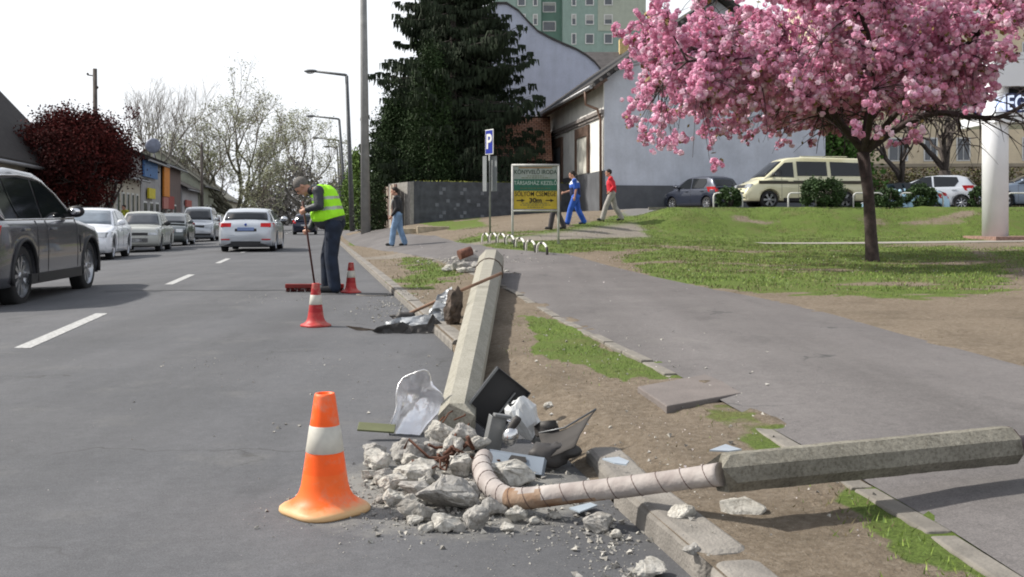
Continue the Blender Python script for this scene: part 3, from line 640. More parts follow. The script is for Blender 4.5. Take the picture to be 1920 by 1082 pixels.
BARK = mat('bark_dark', (.055, .045, .04), .95, var=.3, scale=12, bump=.6, bscale=40); BARKG = mat('bark_grey', (.15, .14, .125), .95, var=.3, scale=4); TWG = mat('twigs_grey', (.17, .15, .125), .95)
def bare_tree(name, label, cat, base, ln, r, dep, seed, bark, twm, leaf=None, lsz=.1, per=1, **k):
    rd = random.Random(seed); t = thing(name, label, cat, base); T = MB(); tw = MB(); tips = []
    first = k.pop('trunk', 1.0); sp_ = k.get('spread', .55)
    n0 = k.pop('limbs', 4); top = Vector((rd.uniform(-.1, .1), 0, first)); T.tube([(0, 0, -.3), (0, 0, first * .5), top], [r * 1.25, r * 1.05, r], 8)
    for i in range(n0):
        a = 2 * PI * i / n0 + rd.uniform(-.3, .3); s = k.get('open', .7) * rd.uniform(.7, 1.2) if i else .08
        d = Vector((math.cos(a) * s, math.sin(a) * s, 1)).normalized(); kk = {x: y for x, y in k.items() if x != 'open'}
        grow(rd, top.copy(), d, ln * (1.15 if i == 0 else 1), r * .66, dep, T, tw, tips, **kk)
    T.build('trunk', bark, t, fix=False); cr_ = tw.build('twigs', twm, t, fix=False)
    if leaf:
        rg = np.random.default_rng(seed); o = npmesh('leaves', specks([p for p, d in tips], lsz, rg, per, lsz * 2.2), 4, leaf, cr_)
    return t, tips
q = at(440, 0, 112)
bare_tree('plane_tree', 'large spreading bare plane tree with greenish buds at the roadside', 'tree', (q.x, 112, -.1), 3.5, .40, 7, 11, mat('plane_bark', (.12, .115, .085), .95, var=.35, scale=1.5), TWG, mat('young_leaf', (.30, .31, .19), .8, var=.3), .09, 4, spread=.52, up=.12, shrink=.77, trunk=1.2, limbs=7, open=1.35, thin=4)
q = at(565, 0, 128)
bare_tree('bare_tree', 'bare grey tree just right of the large plane tree', 'tree', (q.x, 128, 0), 3.2, .26, 6, 5, BARKG, TWG, MATS['young_leaf'], .1, 5, spread=.5, up=.15, shrink=.78, trunk=2.5, limbs=5, open=.7)
q = at(238, 0, 84)
bare_tree('bare_tree', 'bare pale twiggy tree above the shop roofs', 'tree', (q.x, 92, 0), 2.7, .17, 6, 21, BARKG, TWG, spread=.5, up=.25, shrink=.8, trunk=3, limbs=5, open=.7)
PURP = mat('purple_leaf', (.10, .028, .03), .9, var=.4, spec=.1); RED1 = mat('plum_leaf', (.088, .02, .018), .9, var=.4, scale=3, spec=.08); RED2 = mat('plum_leaf_dark', (.042, .014, .013), .9, var=.3, spec=.08)
q = at(206, 0, 57)
bare_tree('purple_plum_tree', 'sparse purple plum tree reaching up behind the round red one', 'tree', (q.x, 57, 0), 1.6, .14, 4, 8, BARK, BARK, PURP, .07, 14, spread=.4, up=.5, shrink=.74, trunk=1.6, limbs=6, open=.7)
q = at(112, 0, 53)
bare_tree('purple_plum_tree', 'sparse purple plum tree beside the dark brown roof', 'tree', (q.x, 53, 0), 1.55, .13, 4, 18, BARK, BARK, PURP, .065, 16, spread=.4, up=.5, shrink=.74, trunk=1.6, limbs=5, open=.6)
# round red plum trees
def round_tree(name, label, c, base, rad, n, mats, seed, lsz, bark=BARK):
    rg = np.random.default_rng(seed); rd = random.Random(seed); t = thing(name, label, 'tree', base); B = Vector(base); C_ = Vector(c) - B
    T = MB(); tw = MB(); tips = []; h = C_.z - rad[2] * .75; T.tube([(0, 0, -.3), (0, 0, h)], [.16, .12], 8)
    for i in range(7):
        a = 2 * PI * i / 7; grow(rd, Vector((0, 0, h)), Vector((math.cos(a) * .9, math.sin(a) * .9, .8)).normalized(), rad[2] * .5, .07, 3, T, tw, tips, .6, .1, thin=1)
    T.build('trunk', bark, t, fix=False); tw.build('twigs', bark, t, fix=False)
    # clumpy crown
    nc = 160; cc = rg.normal(0, 1, (nc, 3)); cc /= np.linalg.norm(cc, axis=1)[:, None]; cc *= (.35 + .62 * rg.random(nc) ** .5)[:, None]; cc *= np.array(rad); cc += np.array(C_)
    k = rg.integers(0, nc, n); P = cc[k] + rg.normal(0, .16, (n, 3)) * np.array(rad) * .85
    V = specks(P, lsz, rg, 1, .02); sh = (rg.random(nc) < .5).astype(int)
    npmesh('crown', V, 4, mats, t, mi=sh[k]); return t
q = at(150, 0, 42.5)
round_tree('red_plum_tree', 'dense round dark red plum tree beside the passing estate car', at(133, 298, 42.5), (at(168, 0, 42.5).x, 42.5, 0), (2.45, 2.1, 1.9), 52000, [RED1, RED2], 4, .055)
# spruces
NEED = mat('spruce_needles', (.028, .040, .022), .8, var=.4, scale=1.2, spec=.2); NEED2 = mat('thuja_leaf', (.028, .05, .017), .8, var=.35, scale=1.0, spec=.2)
def spruce(label, base, H, Rd, seed, dens=1.0):
    rg = np.random.default_rng(seed); rd = random.Random(seed); t = thing('spruce_tree', label, 'tree', base); T = MB(); T.tube([(0, 0, -.4), (0, 0, H * .5), (0, 0, H)], [.32, .18, .03], 8)
    Q = []; z = .7
    while z < H - .3:
        f = 1 - z / H; rl = Rd * (f ** .75) * (1.0); nb = int(7 + 4 * f)
        for k in range(nb):
            a = rd.uniform(0, 2 * PI); ln = rl * rd.choice((.5, .7, .85, 1, 1.12, 1.32)) * rd.uniform(.85, 1.1) + .2; ln = min(ln, 4.7); z1 = z + rd.uniform(-.25, .25); pts = []
            for s in np.linspace(0, 1, 9):
                rr_ = ln * s; pts.append(Vector((math.cos(a) * rr_, math.sin(a) * rr_, z1 - .34 * ln * s + .30 * ln * s ** 3)))
            T.tube([pts[0], pts[3], pts[6], pts[8]], [.045, .03, .018, .006], 3, cap=False)
            side = Vector((-math.sin(a), math.cos(a), 0))
            for j in range(1, 9):
                w = ln * .24 * (1.15 - j / 9) + .10
                for s_ in range(int(7 * dens)):
                    o = rd.uniform(-w, w); bp_ = pts[j] + side * o + Vector((math.cos(a), math.sin(a), 0)) * (rd.uniform(-.2, .2) + abs(o) * .4); bp_.z -= abs(o) * .25
                    Q.append((bp_, rd.uniform(.14, .42), a + rd.uniform(-.9, .9)))
        z += .42 + .2 * rd.random()
    n = len(Q); V = np.empty((n, 4, 3))
    for i, (p, s, a) in enumerate(Q):
        ox, oy = math.cos(a) * .06, math.sin(a) * .06; dx = rd.gauss(0, .05)
        V[i] = [(p.x - ox, p.y - oy, p.z + .04), (p.x + ox, p.y + oy, p.z + .03), (p.x + ox * .5 + dx, p.y + oy * .5, p.z - s), (p.x - ox * .5 + dx, p.y, p.z - s * .8)]
    T.build('trunk', BARK, t, fix=False); npmesh('foliage', V.reshape(-1, 3), 4, NEED, t); return t
spruce('very tall dark spruce, biggest conifer behind the block wall', (-3.2, 56.5, 1.0), 19, 5.4, 1, 2.3)
spruce('dark spruce close to the curved gable wall', (-2.1, 59.5, 1.2), 16.5, 4.0, 2, 2.2)
spruce('drooping spruce on the street side of the biggest conifer', (-4.9, 60, .8), 15, 3.3, 9, 2.0)
def column_tree(name, label, base, H, Rd, n, m_, seed, lsz=.1, cat='tree'):
    rg = np.random.default_rng(seed); t = thing(name, label, cat, base); T = MB(); T.tube([(0, 0, -.3), (0, 0, H * .8)], [.12, .03], 6); T.build('trunk', BARK, t)
    nc = int(60 + n / 90); z = rg.random(nc) ** .9; a = rg.random(nc) * 2 * PI; rr_ = Rd * np.clip(1.05 - z, 0, 1) ** .62 * np.sqrt(np.minimum(1, z * 6 + .3)) * (.35 + .85 * rg.random(nc))
    cc = np.stack([np.cos(a) * rr_, np.sin(a) * rr_, z * H + .15], 1); k = rg.integers(0, nc, n); P = cc[k] + rg.normal(0, 1, (n, 3)) * np.array([Rd * .13, Rd * .13, Rd * .3])
    P[:, 2] = np.abs(P[:, 2]); npmesh('foliage', specks(P, lsz, rg, 1, .02), 4, m_, t); return t
column_tree('thuja_tree', 'bushy mid green thuja at the street end of the spruces', (-6.2, 55.5, .5), 6.6, 1.7, 30000, NEED2, 1, .06)
column_tree('thuja_tree', 'pointed green thuja growing against the tall spruce', (-4.3, 53.9, .6), 8.8, 1.7, 26000, NEED2, 2, .06)
column_tree('thuja_tree', 'low dark thuja beside the cream fence', (-6.9, 58, .4), 6.0, 1.6, 24000, mat('thuja_dark', (.025, .045, .015), .8, var=.3), 3, .065)
for i, (x, Y, h, lb) in enumerate(((668, 120, 8.2, 'bright green poplar beyond the picket fence'), (672, 90, 6.2, 'bright green bush tree beside the concrete mast'), (655, 150, 7, 'far bright green tree behind the street lamps'))):
    q = at(x, 0, Y); column_tree('poplar_tree', lb, (q.x, Y, 0), h, 1.3 + i * .4, 9000, mat('poplar_green', (.12, .19, .04), .8, var=.3), 10 + i, .14)
q = at(1560, 0, 54); column_tree('green_tree', 'fresh green tree at the far corner of the car park', (q.x, 54, 1.45), 5.0, 2.2, 9000, mat('fresh_green', (.07, .15, .025), .8, var=.4), 31, .12)
# far treeline (reads as one mass)
rg = np.random.default_rng(77); n = 26000; x = rg.random(n); X = -62 + x * 66; Y = 235 + rg.random(n) * 25; top = 8 + 3.5 * np.sin(X * .22) + 3 * np.sin(X * .61 + 1) + 2 * rg.random(n)
P = np.stack([X, Y, rg.random(n) ** .8 * np.clip(top, 3, 16)], 1)
tag(npmesh('far_trees', specks(P, .42, rg, 1, .3), 4, [mat('far_tree_grey', (.15, .14, .13), .95, var=.2), mat('far_tree_olive', (.15, .15, .09), .95, var=.2)], mi=(np.sin(X * .3 + 2) > .3).astype(int)), 'hazy grey brown mass of trees where the road ends', 'trees', kind='stuff')
# bare trees at the car park
for i, (x, Y, lb) in enumerate(((1690, 53, 'bare spreading tree behind the silver hatchback'), (1772, 54, 'second bare tree, thicker trunked, next to the white column'))):
    q = at(x, 0, Y); bare_tree('bare_tree', lb, 'tree', (q.x, Y, 1.4), 1.5, .2 + .08 * i, 4, 40 + i, BARK, BARK, MATS['young_leaf'], .06, 1, spread=.6, up=.1, shrink=.8, trunk=1.6 + i * .6, limbs=4, open=1.0)
# hedge behind the cars
rg = np.random.default_rng(5); n = 16000; q0, q1 = at(1600, 0, 56), at(2000, 0, 56); P = np.stack([q0.x + rg.random(n) * (q1.x - q0.x), 56 + rg.random(n) * .8, 1.4 + rg.random(n) * (2.2 + .3 * np.sin(rg.random(n) * 9))], 1)
t = thing('hedge', 'brownish green overgrown hedge behind the parked cars', 'hedge', (q0.x, 56, 1.4)); P -= np.array([q0.x, 56, 1.4])
m = MB(); 
for k in range(60): x = (q1.x - q0.x) * k / 60; m.tube([(x, .4, -.1), (x + .2, .4, 1.7)], .025, 4)
m.build('stems', BARK, t, fix=False); npmesh('foliage', specks(P, .07, rg, 1, .03), 4, [mat('hedge_brown', (.10, .075, .04), .9, var=.4), mat('hedge_green', (.09, .10, .03), .9, var=.4)], t, mi=rg.integers(0, 2, n))
# dark evergreen bushes along the bank top
BUSH = mat('bush_dark', (.03, .06, .016), .8, var=.45, scale=4)
for i, (x, y, Y, rx, rz_, lb) in enumerate(((1367, 372, 36.9, .5, .42, 'small round evergreen bush before the dark hatchback'), (1542, 362, 36.7, .84, .68, 'largest evergreen bush before the cream van'), (1664, 378, 36.9, .6, .45, 'dark low bush beside the cherry trunk'),
    (1727, 372, 36.9, .62, .55, 'dark bush before the silver hatchback'), (1835, 372, 36.9, .4, .45, 'dark bush behind the white column'))):
    q = at(x, y, Y); rg = np.random.default_rng(60 + i); t = thing('evergreen_bush', lb, 'bush', (q.x, Y, 1.4), 0, 'evergreen bushes along the top of the bank'); n = int(5200 * rx / .6)
    m = MB()
    for k in range(9): a = k * .7; m.tube([(0, 0, -.1), (math.cos(a) * rx * .5, math.sin(a) * rx * .4, rz_ * 1.3)], [.03, .01], 4)
    m.build('stems', BARK, t, fix=False)
    nc = 40; cc = rg.normal(0, 1, (nc, 3)); cc /= np.linalg.norm(cc, axis=1)[:, None]; cc *= np.array([rx, rx * .8, rz_]) * .75; cc[:, 2] += q.z - 1.4; k = rg.integers(0, nc, n); P = cc[k] + rg.normal(0, .1, (n, 3)) * rx
    npmesh('foliage', specks(P, .045, rg, 1, .01), 4, BUSH, t)

# ================================================================ CHERRY TREE
def cherry():
    base = Vector((6.93, 20, hz_(6.93, 20))); t = thing('cherry_tree', 'Japanese cherry tree covered in pink double blossom on the lawn', 'tree', base); rd = random.Random(12); rg = np.random.default_rng(12)
    t['label'] = 'flowering cherry tree covered in pink double blossom on the lawn'
    def L_(x, y, dy=0): return at(x, y, 20 + dy) * 1.0 + Vector((0, 0, 0)) - base
    def W_(x, y, dy): v = at(x, y, 20); v.y += dy; return v - base
    T = MB(); tw = MB(); nodes = []
    T.tube([(.0, 0, -.15), (-.0, 0, .05), W_(1633, 440, 0), W_(1628, 360, 0), W_(1618, 285, 0)], [.20, .132, .113, .104, .12], 12)
    cr = W_(1618, 278, 0)
    limbs = [([(1618, 282, 0), (1572, 240, -.3), (1535, 210, -.6), (1500, 188, -1.0), (1420, 165, -1.6), (1330, 140, -2.0), (1250, 150, -2.3)], .085),
             ([(1618, 282, 0), (1590, 240, .3), (1540, 180, .9), (1460, 120, 1.5), (1370, 70, 2.0), (1290, 40, 2.2)], .075),
             ([(1622, 285, 0), (1680, 240, -.2), (1740, 215, -.3), (1800, 222, -.4), (1850, 225, -.6), (1925, 185, -.8), (2010, 200, -1)], .08),
             ([(1620, 285, 0), (1632, 220, .2), (1645, 150, .3), (1640, 60, .4), (1625, -60, .5)], .075),
             ([(1622, 285, 0), (1665, 220, 1.0), (1725, 140, 1.9), (1800, 60, 2.6), (1880, -10, 3.0)], .07),
             ([(1618, 285, 0), (1600, 220, -1.0), (1560, 130, -2.2), (1500, 50, -3.0), (1430, -20, -3.4)], .07),
             ([(1622, 285, 0), (1650, 210, -1.2), (1720, 110, -2.6), (1790, 30, -3.2), (1860, -60, -3.4)], .07),
             ([(1620, 285, 0), (1600, 200, 1.5), (1560, 100, 2.8), (1500, 20, 3.4)], .06)]
    def curve(pts, r0):
        pts = [W_(*p) for p in pts]; n = len(pts); out = []
        for i in range(n - 1):
            for s in (0, .33, .66):
                p0, p1, p2, p3 = pts[max(i - 1, 0)], pts[i], pts[i + 1], pts[min(i + 2, n - 1)]
                out.append(.5 * ((2 * p1) + (p2 - p0) * s + (2 * p0 - 5 * p1 + 4 * p2 - p3) * s * s + (3 * p1 - p0 - 3 * p2 + p3) * s ** 3))
        out.append(pts[-1]); return out
    for pts, r0 in limbs:
        c = curve(pts, r0); k = len(c); T.tube(c, [r0 * (1 - .8 * i / k) for i in range(k)], 8, cap=False)
        for i in range(3, k):
            for j in range(3):
                d = (c[i] - c[i - 1]).normalized(); ax = Vector((rd.gauss(0, 1), rd.gauss(0, 1), rd.gauss(0, .7) + .1)).normalized(); nd = (d * .7 + ax).normalized(); ln = rd.uniform(.6, 1.25); p = c[i].copy(); path = [p.copy()]
                for s in range(5):
                    nd = (nd + Vector((rd.gauss(0, .2), rd.gauss(0, .2), rd.gauss(0, .2) - .05))).normalized(); p = p + nd * ln / 5; path.append(p.copy())
                    if s > 0: nodes.append(p.copy())
                tw.tube(path, [.022, .018, .014, .011, .009, .005], 4, cap=False)
                for j2 in range(2):
                    p2 = path[rd.choice((2, 3, 4))].copy(); nd2 = (nd + Vector((rd.gauss(0, .8), rd.gauss(0, .8), rd.gauss(0, .5)))).normalized(); pp = [p2.copy()]
                    for s in range(4):
                        nd2 = (nd2 + Vector((0, 0, -.1))).normalized(); p2 = p2 + nd2 * rd.uniform(.1, .2); pp.append(p2.copy()); nodes.append(p2.copy())
                    tw.tube(pp, [.012, .009, .007, .004, .003], 3, cap=False)
    # keep the crown inside its umbrella outline (world shape around the trunk)
    top = [(1170, 200), (1180, 130), (1215, 90), (1240, 40), (1290, 10), (1350, -10), (1430, -60), (1600, -90), (1800, -80), (2100, -40)]
    def ok(p):
        w = p + base; r_ = math.hypot(w.x - base.x, w.y - base.y); zlow = 3.45 - .072 * r_ * r_ if r_ > 1.2 else 3.5
        if w.x - base.x > 1.9 and (w.z < 3.5 or rd.random() < .5): return False
        if w.x - base.x > 2.2 and w.z < 4.45 and rd.random() < .93: return False
        el = (w.z - 1) / w.y
        if w.x > .455 * w.y and rd.random() < (.93 if .09 < el < .128 else .42): return False
        return w.z > zlow and r_ < 5.1 and w.z < 7.2 and r_ < 5.6 - .0 * w.z
    N0 = [p for p in nodes if ok(p)]
    # fill thin areas inside the crown volume with extra twig ends
    extra = []
    while len(extra) < 900:
        a = rd.uniform(0, 2 * PI); r_ = 5.0 * math.sqrt(rd.random()); z = rd.uniform(1.9, 6.4)
        p = Vector((math.cos(a) * r_, math.sin(a) * r_, z - base.z))
        rim = 5.9 - .13 * max(0, r_ - 2) ** 2
        if ok(p) and z < rim:
            nn_ = min(N0[::7], key=lambda q_: (q_ - p).length)
            if (nn_ - p).length < 1.3: tw.tube([nn_, (nn_ + p) / 2 + Vector((0, 0, .06)), p], [.008, .006, .004], 3, cap=False); extra.append(p)
    C_ = []
    for p in N0 + extra:
        for k in range(rd.choice((0, 1, 1, 2)) if len(N0) > 1500 else 2):
            C_.append(p + Vector((rd.gauss(0, .07), rd.gauss(0, .07), rd.gauss(0, .06) - .05)))
    C_ = np.array([tuple(v) for v in C_]); print('cherry clusters', len(C_))
    nb = 7; B_ = np.repeat(C_, nb, 0) + rg.normal(0, .072, (len(C_) * nb, 3)); rad = .050 * (.8 + .5 * rg.random(len(B_)))
    npet = 11; M_ = len(B_); c = np.repeat(B_, npet, 0); rr_ = np.repeat(rad, npet); dv = rg.normal(0, 1, (M_ * npet, 3)); dv /= np.linalg.norm(dv, axis=1)[:, None]
    a = np.cross(dv, rg.normal(0, 1, dv.shape)); a /= np.linalg.norm(a, axis=1)[:, None]; b_ = np.cross(dv, a); dv2 = dv + rg.normal(0, .35, dv.shape)
    P = c + dv * (rr_ * .72)[:, None]; s = (rr_ * .72)[:, None]; V = np.empty((len(P), 4, 3)); V[:, 0] = P - a * s; V[:, 1] = P - b_ * s + dv2 * s * .2; V[:, 2] = P + a * s; V[:, 3] = P + b_ * s + dv2 * s * .2
    P1 = mat('blossom_pink', (.80, .45, .60), .75, var=.16, scale=3, spec=.0); P2 = mat('blossom_pale', (.86, .66, .75), .75, var=.1, scale=3, spec=.0); P3 = mat('blossom_rose', (.66, .29, .42), .75, var=.15, scale=3, spec=.0)
    for p_ in (P1, P2, P3):
        n, b = nodes_of(p_); tr_ = n.nodes.new('ShaderNodeBsdfTranslucent'); ms = n.nodes.new('ShaderNodeMixShader'); ms.inputs[0].default_value = .35; n.links.new(b.inputs['Base Color'].links[0].from_socket, tr_.inputs[0]); n.links.new(b.outputs[0], ms.inputs[1]); n.links.new(tr_.outputs[0], ms.inputs[2]); n.links.new(ms.outputs[0], n.nodes['Material Output'].inputs[0])
    cm = rg.choice([0, 1, 2], M_, p=[.55, .25, .2]); crown = npmesh('blossom', V.reshape(-1, 3), 4, [P1, P2, P3], t, mi=np.repeat(cm, npet))
    T.build('trunk', mat('cherry_bark', (.05, .036, .033), .9, var=.4, scale=9, bump=.8, bscale=30), t, fix=False); tw.build('twigs', MATS['cherry_bark'], t, fix=False)
    npmesh('leaves', specks(C_[::2], .05, rg, 3, .08), 4, mat('bronze_leaf', (.17, .12, .035), .7, var=.4, scale=4), t)
cherry()
# ================================================================ CARS
TYRE = mat('tyre_rubber', (.018, .018, .019), .85, var=.2); RIM = mat('alloy_rim', (.42, .43, .45), .3, .8, var=.1); STEELRIM = mat('steel_rim', (.16, .16, .17), .5, .6)
BLK = mat('black_plastic', (.02, .02, .022), .55); CHR = mat('chrome', (.7, .7, .72), .15, 1, var=.02); REDL = mat('red_lamp', (.40, .008, .01), .3, var=.3, spec=.3); HEADL = mat('head_lamp', (.42, .44, .46), .08, .3, var=.2, coat=1); AMB = mat('amber_lamp', (.6, .2, .02), .2)
PLATE = mat('number_plate', (.62, .63, .65), .4); PLB = mat('plate_blue', (.03, .07, .35), .4); UNDER = mat('underbody', (.008, .008, .008), .95); BLACKT = mat('ink_black', (.02, .02, .02), .6)
def carpaint(name, c, metal=.3, rough=.3): return mat(name, c, rough, metal, var=.05, scale=2, coat=.7)
def interp(pts, x):
    return float(np.interp(x, [p[0] for p in pts], [p[1] for p in pts]))
def car(name, label, cat, loc, rz, paint, L_=4.4, W=1.78, H=1.45, deck=None, roof=None, wb=2.65, fo=.85, wr=.31, sill=.22, wins=(), rimm=None, face='front', plate=None, trim=None, mirror=None, round_=.13, bumper=None, stripe=None, spokes=7, tint=None, group=None, drop=.0):
    """x forward (front at +L/2), z up. deck: body-top height from rear (0) to front (L); roof: roof height over [x0..x1]"""
    t = thing(name, label, cat, loc, rz, group); h2 = L_ / 2; xf_ = h2 - fo; xr_ = xf_ - wb; hw = W / 2; ra = wr + .055
    # --- body shell
    xs = sorted(set([-h2, -h2 + .04, -h2 + .12, -h2 + .25, h2 - .04, h2 - .12, h2 - .28, h2] + list(np.linspace(-h2 + .4, h2 - .45, 22)) + [c_ + ra * math.sin(a) for c_ in (xf_, xr_) for a in np.linspace(-PI / 2, PI / 2, 13)] + [c_ + s * (ra + .02) for c_ in (xf_, xr_) for s in (-1, 1)]))
    xs = [x for x in xs if -h2 <= x <= h2]
    def wx_(x):
        e = min(x + h2, h2 - x); f = 1 - round_ * (1 - min(1, e / .55)) ** 2.2 - .015 * (1 - min(1, e / 1.4)); return hw * f
    def zt(x): return interp(deck, x + h2)
    def ring(x):
        w = wx_(x); zs = zt(x); zb = sill; e = min(x + h2, h2 - x)
        if e < .12: zb = sill + (.12 - e) * .9; zs = zs - (.12 - e) * .45
        arch = 0
        for c_ in (xf_, xr_):
            if abs(x - c_) < ra + 1e-6: arch = wr + math.sqrt(max(0, ra * ra - (x - c_) ** 2))
        lo = max(zb, arch); m1 = max(lo + .01, zb + .14); mid = max(m1 + .02, zb + (zs - zb) * .5); sh = max(mid + .02, zs - .10)
        return [(0, zb), (w * .80, zb), (w * .80, lo) if arch else (w * .93, zb + .01), (w * .985, lo + .012), (w * 1.0, m1), (w * 1.005, mid), (w * .985, sh), (w * .95, zs - .035), (w * .86, zs), (w * .4, zs + .025), (0, zs + .03)]
    rings = [ring(x) for x in xs]; k = len(rings[0]); vs = []; fs = []; full = 2 * k - 2
    for x, r_ in zip(xs, rings):
        for y, z in r_: vs.append((x, y, z))
        for y, z in r_[-2:0:-1]: vs.append((x, -y, z))
    for i in range(len(xs) - 1):
        for j in range(full): j2 = (j + 1) % full; fs.append((i * full + j, i * full + j2, (i + 1) * full + j2, (i + 1) * full + j))
    fs += [tuple(range(full)), tuple((len(xs) - 1) * full + j for j in range(full))]
    m = MB(); m.add(vs, fs, 0, True)
    # --- greenhouse
    r0, r1 = roof[0][0], roof[-1][0]; rx = sorted(set(list(np.linspace(r0, r1, 15)) + [p[0] for p in roof]))
    def ys(x, z):
        zb = zt(x - h2) - .02; f = max(0, z - zb) / max(.05, H - zb); e = .90 * wx_(x - h2 if False else x - h2); return e - f * (.205 * hw + .02)
    vs = []; k2 = None
    for x in rx:
        zr = interp(roof, x); zb = zt(x - h2) - .02; zr = max(zr, zb + .005); w0 = ys(x, zb); w1 = ys(x, zr - .05); 
        r_ = [(w0, zb), ((w0 + w1) / 2, (zb + zr - .05) / 2), (w1, max(zb, zr - .05)), (w1 - .035, zr - .015), (w1 - .12, zr), (w1 * .4, zr + .018), (0, zr + .022)]
        for y, z in r_: vs.append((x - h2, y, z))
        for y, z in r_[-2::-1]: vs.append((x - h2, -y, z))
    k2 = 13; fs = []
    for i in range(len(rx) - 1):
        for j in range(k2 - 1): fs.append((i * k2 + j, i * k2 + j + 1, (i + 1) * k2 + j + 1, (i + 1) * k2 + j))
    m.add(vs, fs, 0, True); body = m.build('body', paint, t); 
    if stripe:
        m = MB()
        for s in (1, -1): 
            for a, b_ in zip(np.linspace(-h2 + .3, h2 - .5, 14)[:-1], np.linspace(-h2 + .3, h2 - .5, 14)[1:]):
                m.add([(a, s * (wx_(a) * 1.004 + .006), stripe[0]), (b_, s * (wx_(b_) * 1.004 + .006), stripe[0]), (b_, s * (wx_(b_) * 1.0 + .006), stripe[1]), (a, s * (wx_(a) * 1.0 + .006), stripe[1])], [(0, 1, 2, 3)])
        o = m.build('side_stripe', stripe[2], t); sd = o.modifiers.new('s', 'SOLIDIFY'); sd.thickness = .004
    m = MB(); m.b2(-h2 + .15, h2 - .15, -hw * .78, hw * .78, sill - .03, sill + .35); m.build('underbody', UNDER, t)
    # --- windows
    tm = tint or DGLASS
    def pane(poly, s, off=.007):
        return [(x - h2, s * (ys(x, z) + off), z) for x, z in poly]
    for poly in wins:
        for s in (1, -1):
            m = MB(); p = pane(poly, s); m.prism(p, (0, s * .006, 0)); w_ = m.build('window', tm, t)
            if trim:
                m = MB(); q = [Vector(v) for v in pane(poly, s, .012)]; m.tube(q + [q[0]], .012, 4, cap=False); m.build('window_trim', trim, w_)
    # windscreen and rear glass follow the roof profile's two end slopes
    def endglass(nm, xa, xb):
        n_ = 5; P = []; xa_, xb_ = xa, xb
        for i in range(n_):
            f = i / (n_ - 1); x = xa_ + (xb_ - xa_) * f; z = interp(roof, x); w = ys(x, z - .05) - .07
            nx = (interp(roof, xb_) - interp(roof, xa_)); dx = xb_ - xa_; ln = math.hypot(nx, dx); ox = (-nx / ln * .012) * (1 if dx > 0 else -1); oz = abs(dx) / ln * .012
            ox = abs(nx) / ln * .012 * (1 if xa_ > h2 * 1.0 else -1)
            for g_ in (-1, -.5, 0, .5, 1): P.append((x - h2 + ox, g_ * w, z + oz + .016 * (1 - abs(g_)) + .004))
        m = MB(); m.add(P, [(i * 5 + j, i * 5 + j + 1, (i + 1) * 5 + j + 1, (i + 1) * 5 + j) for i in range(n_ - 1) for j in range(4)], 0, True); o = m.build(nm, tm, t)
        sd = o.modifiers.new('s', 'SOLIDIFY'); sd.thickness = .01; return o
    fx = [p[0] for p in roof]; a, b_ = roof[-1], roof[-2]; endglass('windscreen', a[0] + (b_[0] - a[0]) * .10, a[0] + (b_[0] - a[0]) * .90)
    a, b_ = roof[0], roof[1]; endglass('rear_window', a[0] + (b_[0] - a[0]) * .18, a[0] + (b_[0] - a[0]) * .86)
    # door seams
    m = MB()
    for s in (1, -1):
        for xq in [p[0][0] for p in wins[1:]] + [wins[0][0][0]] if wins else []:
            x = xq - h2
            if abs(x - xr_) < ra or abs(x - xf_) < ra: x = xr_ + ra + .05 if abs(x - xr_) < ra else xf_ - ra - .06
            zs = zt(x); pts = [(x, s * (wx_(x) * .99), sill + .08), (x, s * (wx_(x) * 1.0 + .002), sill + .2), (x, s * (wx_(x) * 1.005), (sill + zs) / 2), (x, s * wx_(x) * .985, zs - .1), (x, s * wx_(x) * .95, zs - .03)]
            m.tube(pts, .006, 4)
    if m.v: m.build('door_seams', BLK, t)
    for s in (1, -1):
        for poly in wins[:2]:
            x = max(min(p[0] for p in poly) + .16, 0) - h2; zs = zt(x) - .14
            m = MB(); m.box((x, s * (wx_(x) * .99 + .015), zs), (.2, .03, .035)); m.build('door_handle', paint if not trim else trim, t, bevel=.008)
    # wheels
    for cx in (xf_, xr_):
        for s in (1, -1):
            m = MB(); tw_ = .11; yo = s * (hw - .035); yi = yo - s * .2
            prof = [(wr * .70, 0), (wr * .92, 0), (wr * .985, .02), (wr, .05), (wr, .16), (wr * .98, .19), (wr * .6, .2)]
            MM = Matrix(((1, 0, 0), (0, 0, -s), (0, 1, 0))) if False else None
            vs = []; n = 36
            m.lathe([(r_, -s * y) for r_, y in prof], (cx, yo, wr), n, axis='y'); wh = m.build('wheel', TYRE, t)
            m = MB(); m.lathe([(wr * .73, -s * .0), (wr * .73, -s * .008), (wr * .67, -s * .03), (wr * .62, -s * .09)], (cx, yo, wr), n, axis='y'); m.lathe([(0, -s * .02), (wr * .12, -s * .02), (wr * .14, -s * .05)], (cx, yo, wr), 16, axis='y')
            for q in range(spokes):
                an = 2 * PI * q / spokes; d = Vector((math.cos(an), 0, math.sin(an))); pq = Vector((-math.sin(an), 0, math.cos(an))); c_ = Vector((cx, yo - s * .03, wr))
                w_ = wr * .62 * PI / spokes * .42
                m.prism([c_ + d * wr * .1 - pq * w_ * .55, c_ + d * wr * .1 + pq * w_ * .55, c_ + d * wr * .70 + pq * w_, c_ + d * wr * .70 - pq * w_], (0, -s * .03, 0))
            m.build('rim', rimm or RIM, wh)
            m = MB(); m.lathe([(0, -s * .085), (wr * .62, -s * .085)], (cx, yo, wr), 20, axis='y'); m.build('brake', UNDER, wh)
            m = MB()  # dark wheel housing
            pts = [(cx + (ra) * math.cos(a), s * hw * .79, wr + (ra) * math.sin(a)) for a in np.linspace(-.15, PI + .15, 14)]
            m.prism(pts, (0, -s * .03, 0)); m.build('wheel_housing', UNDER, t)
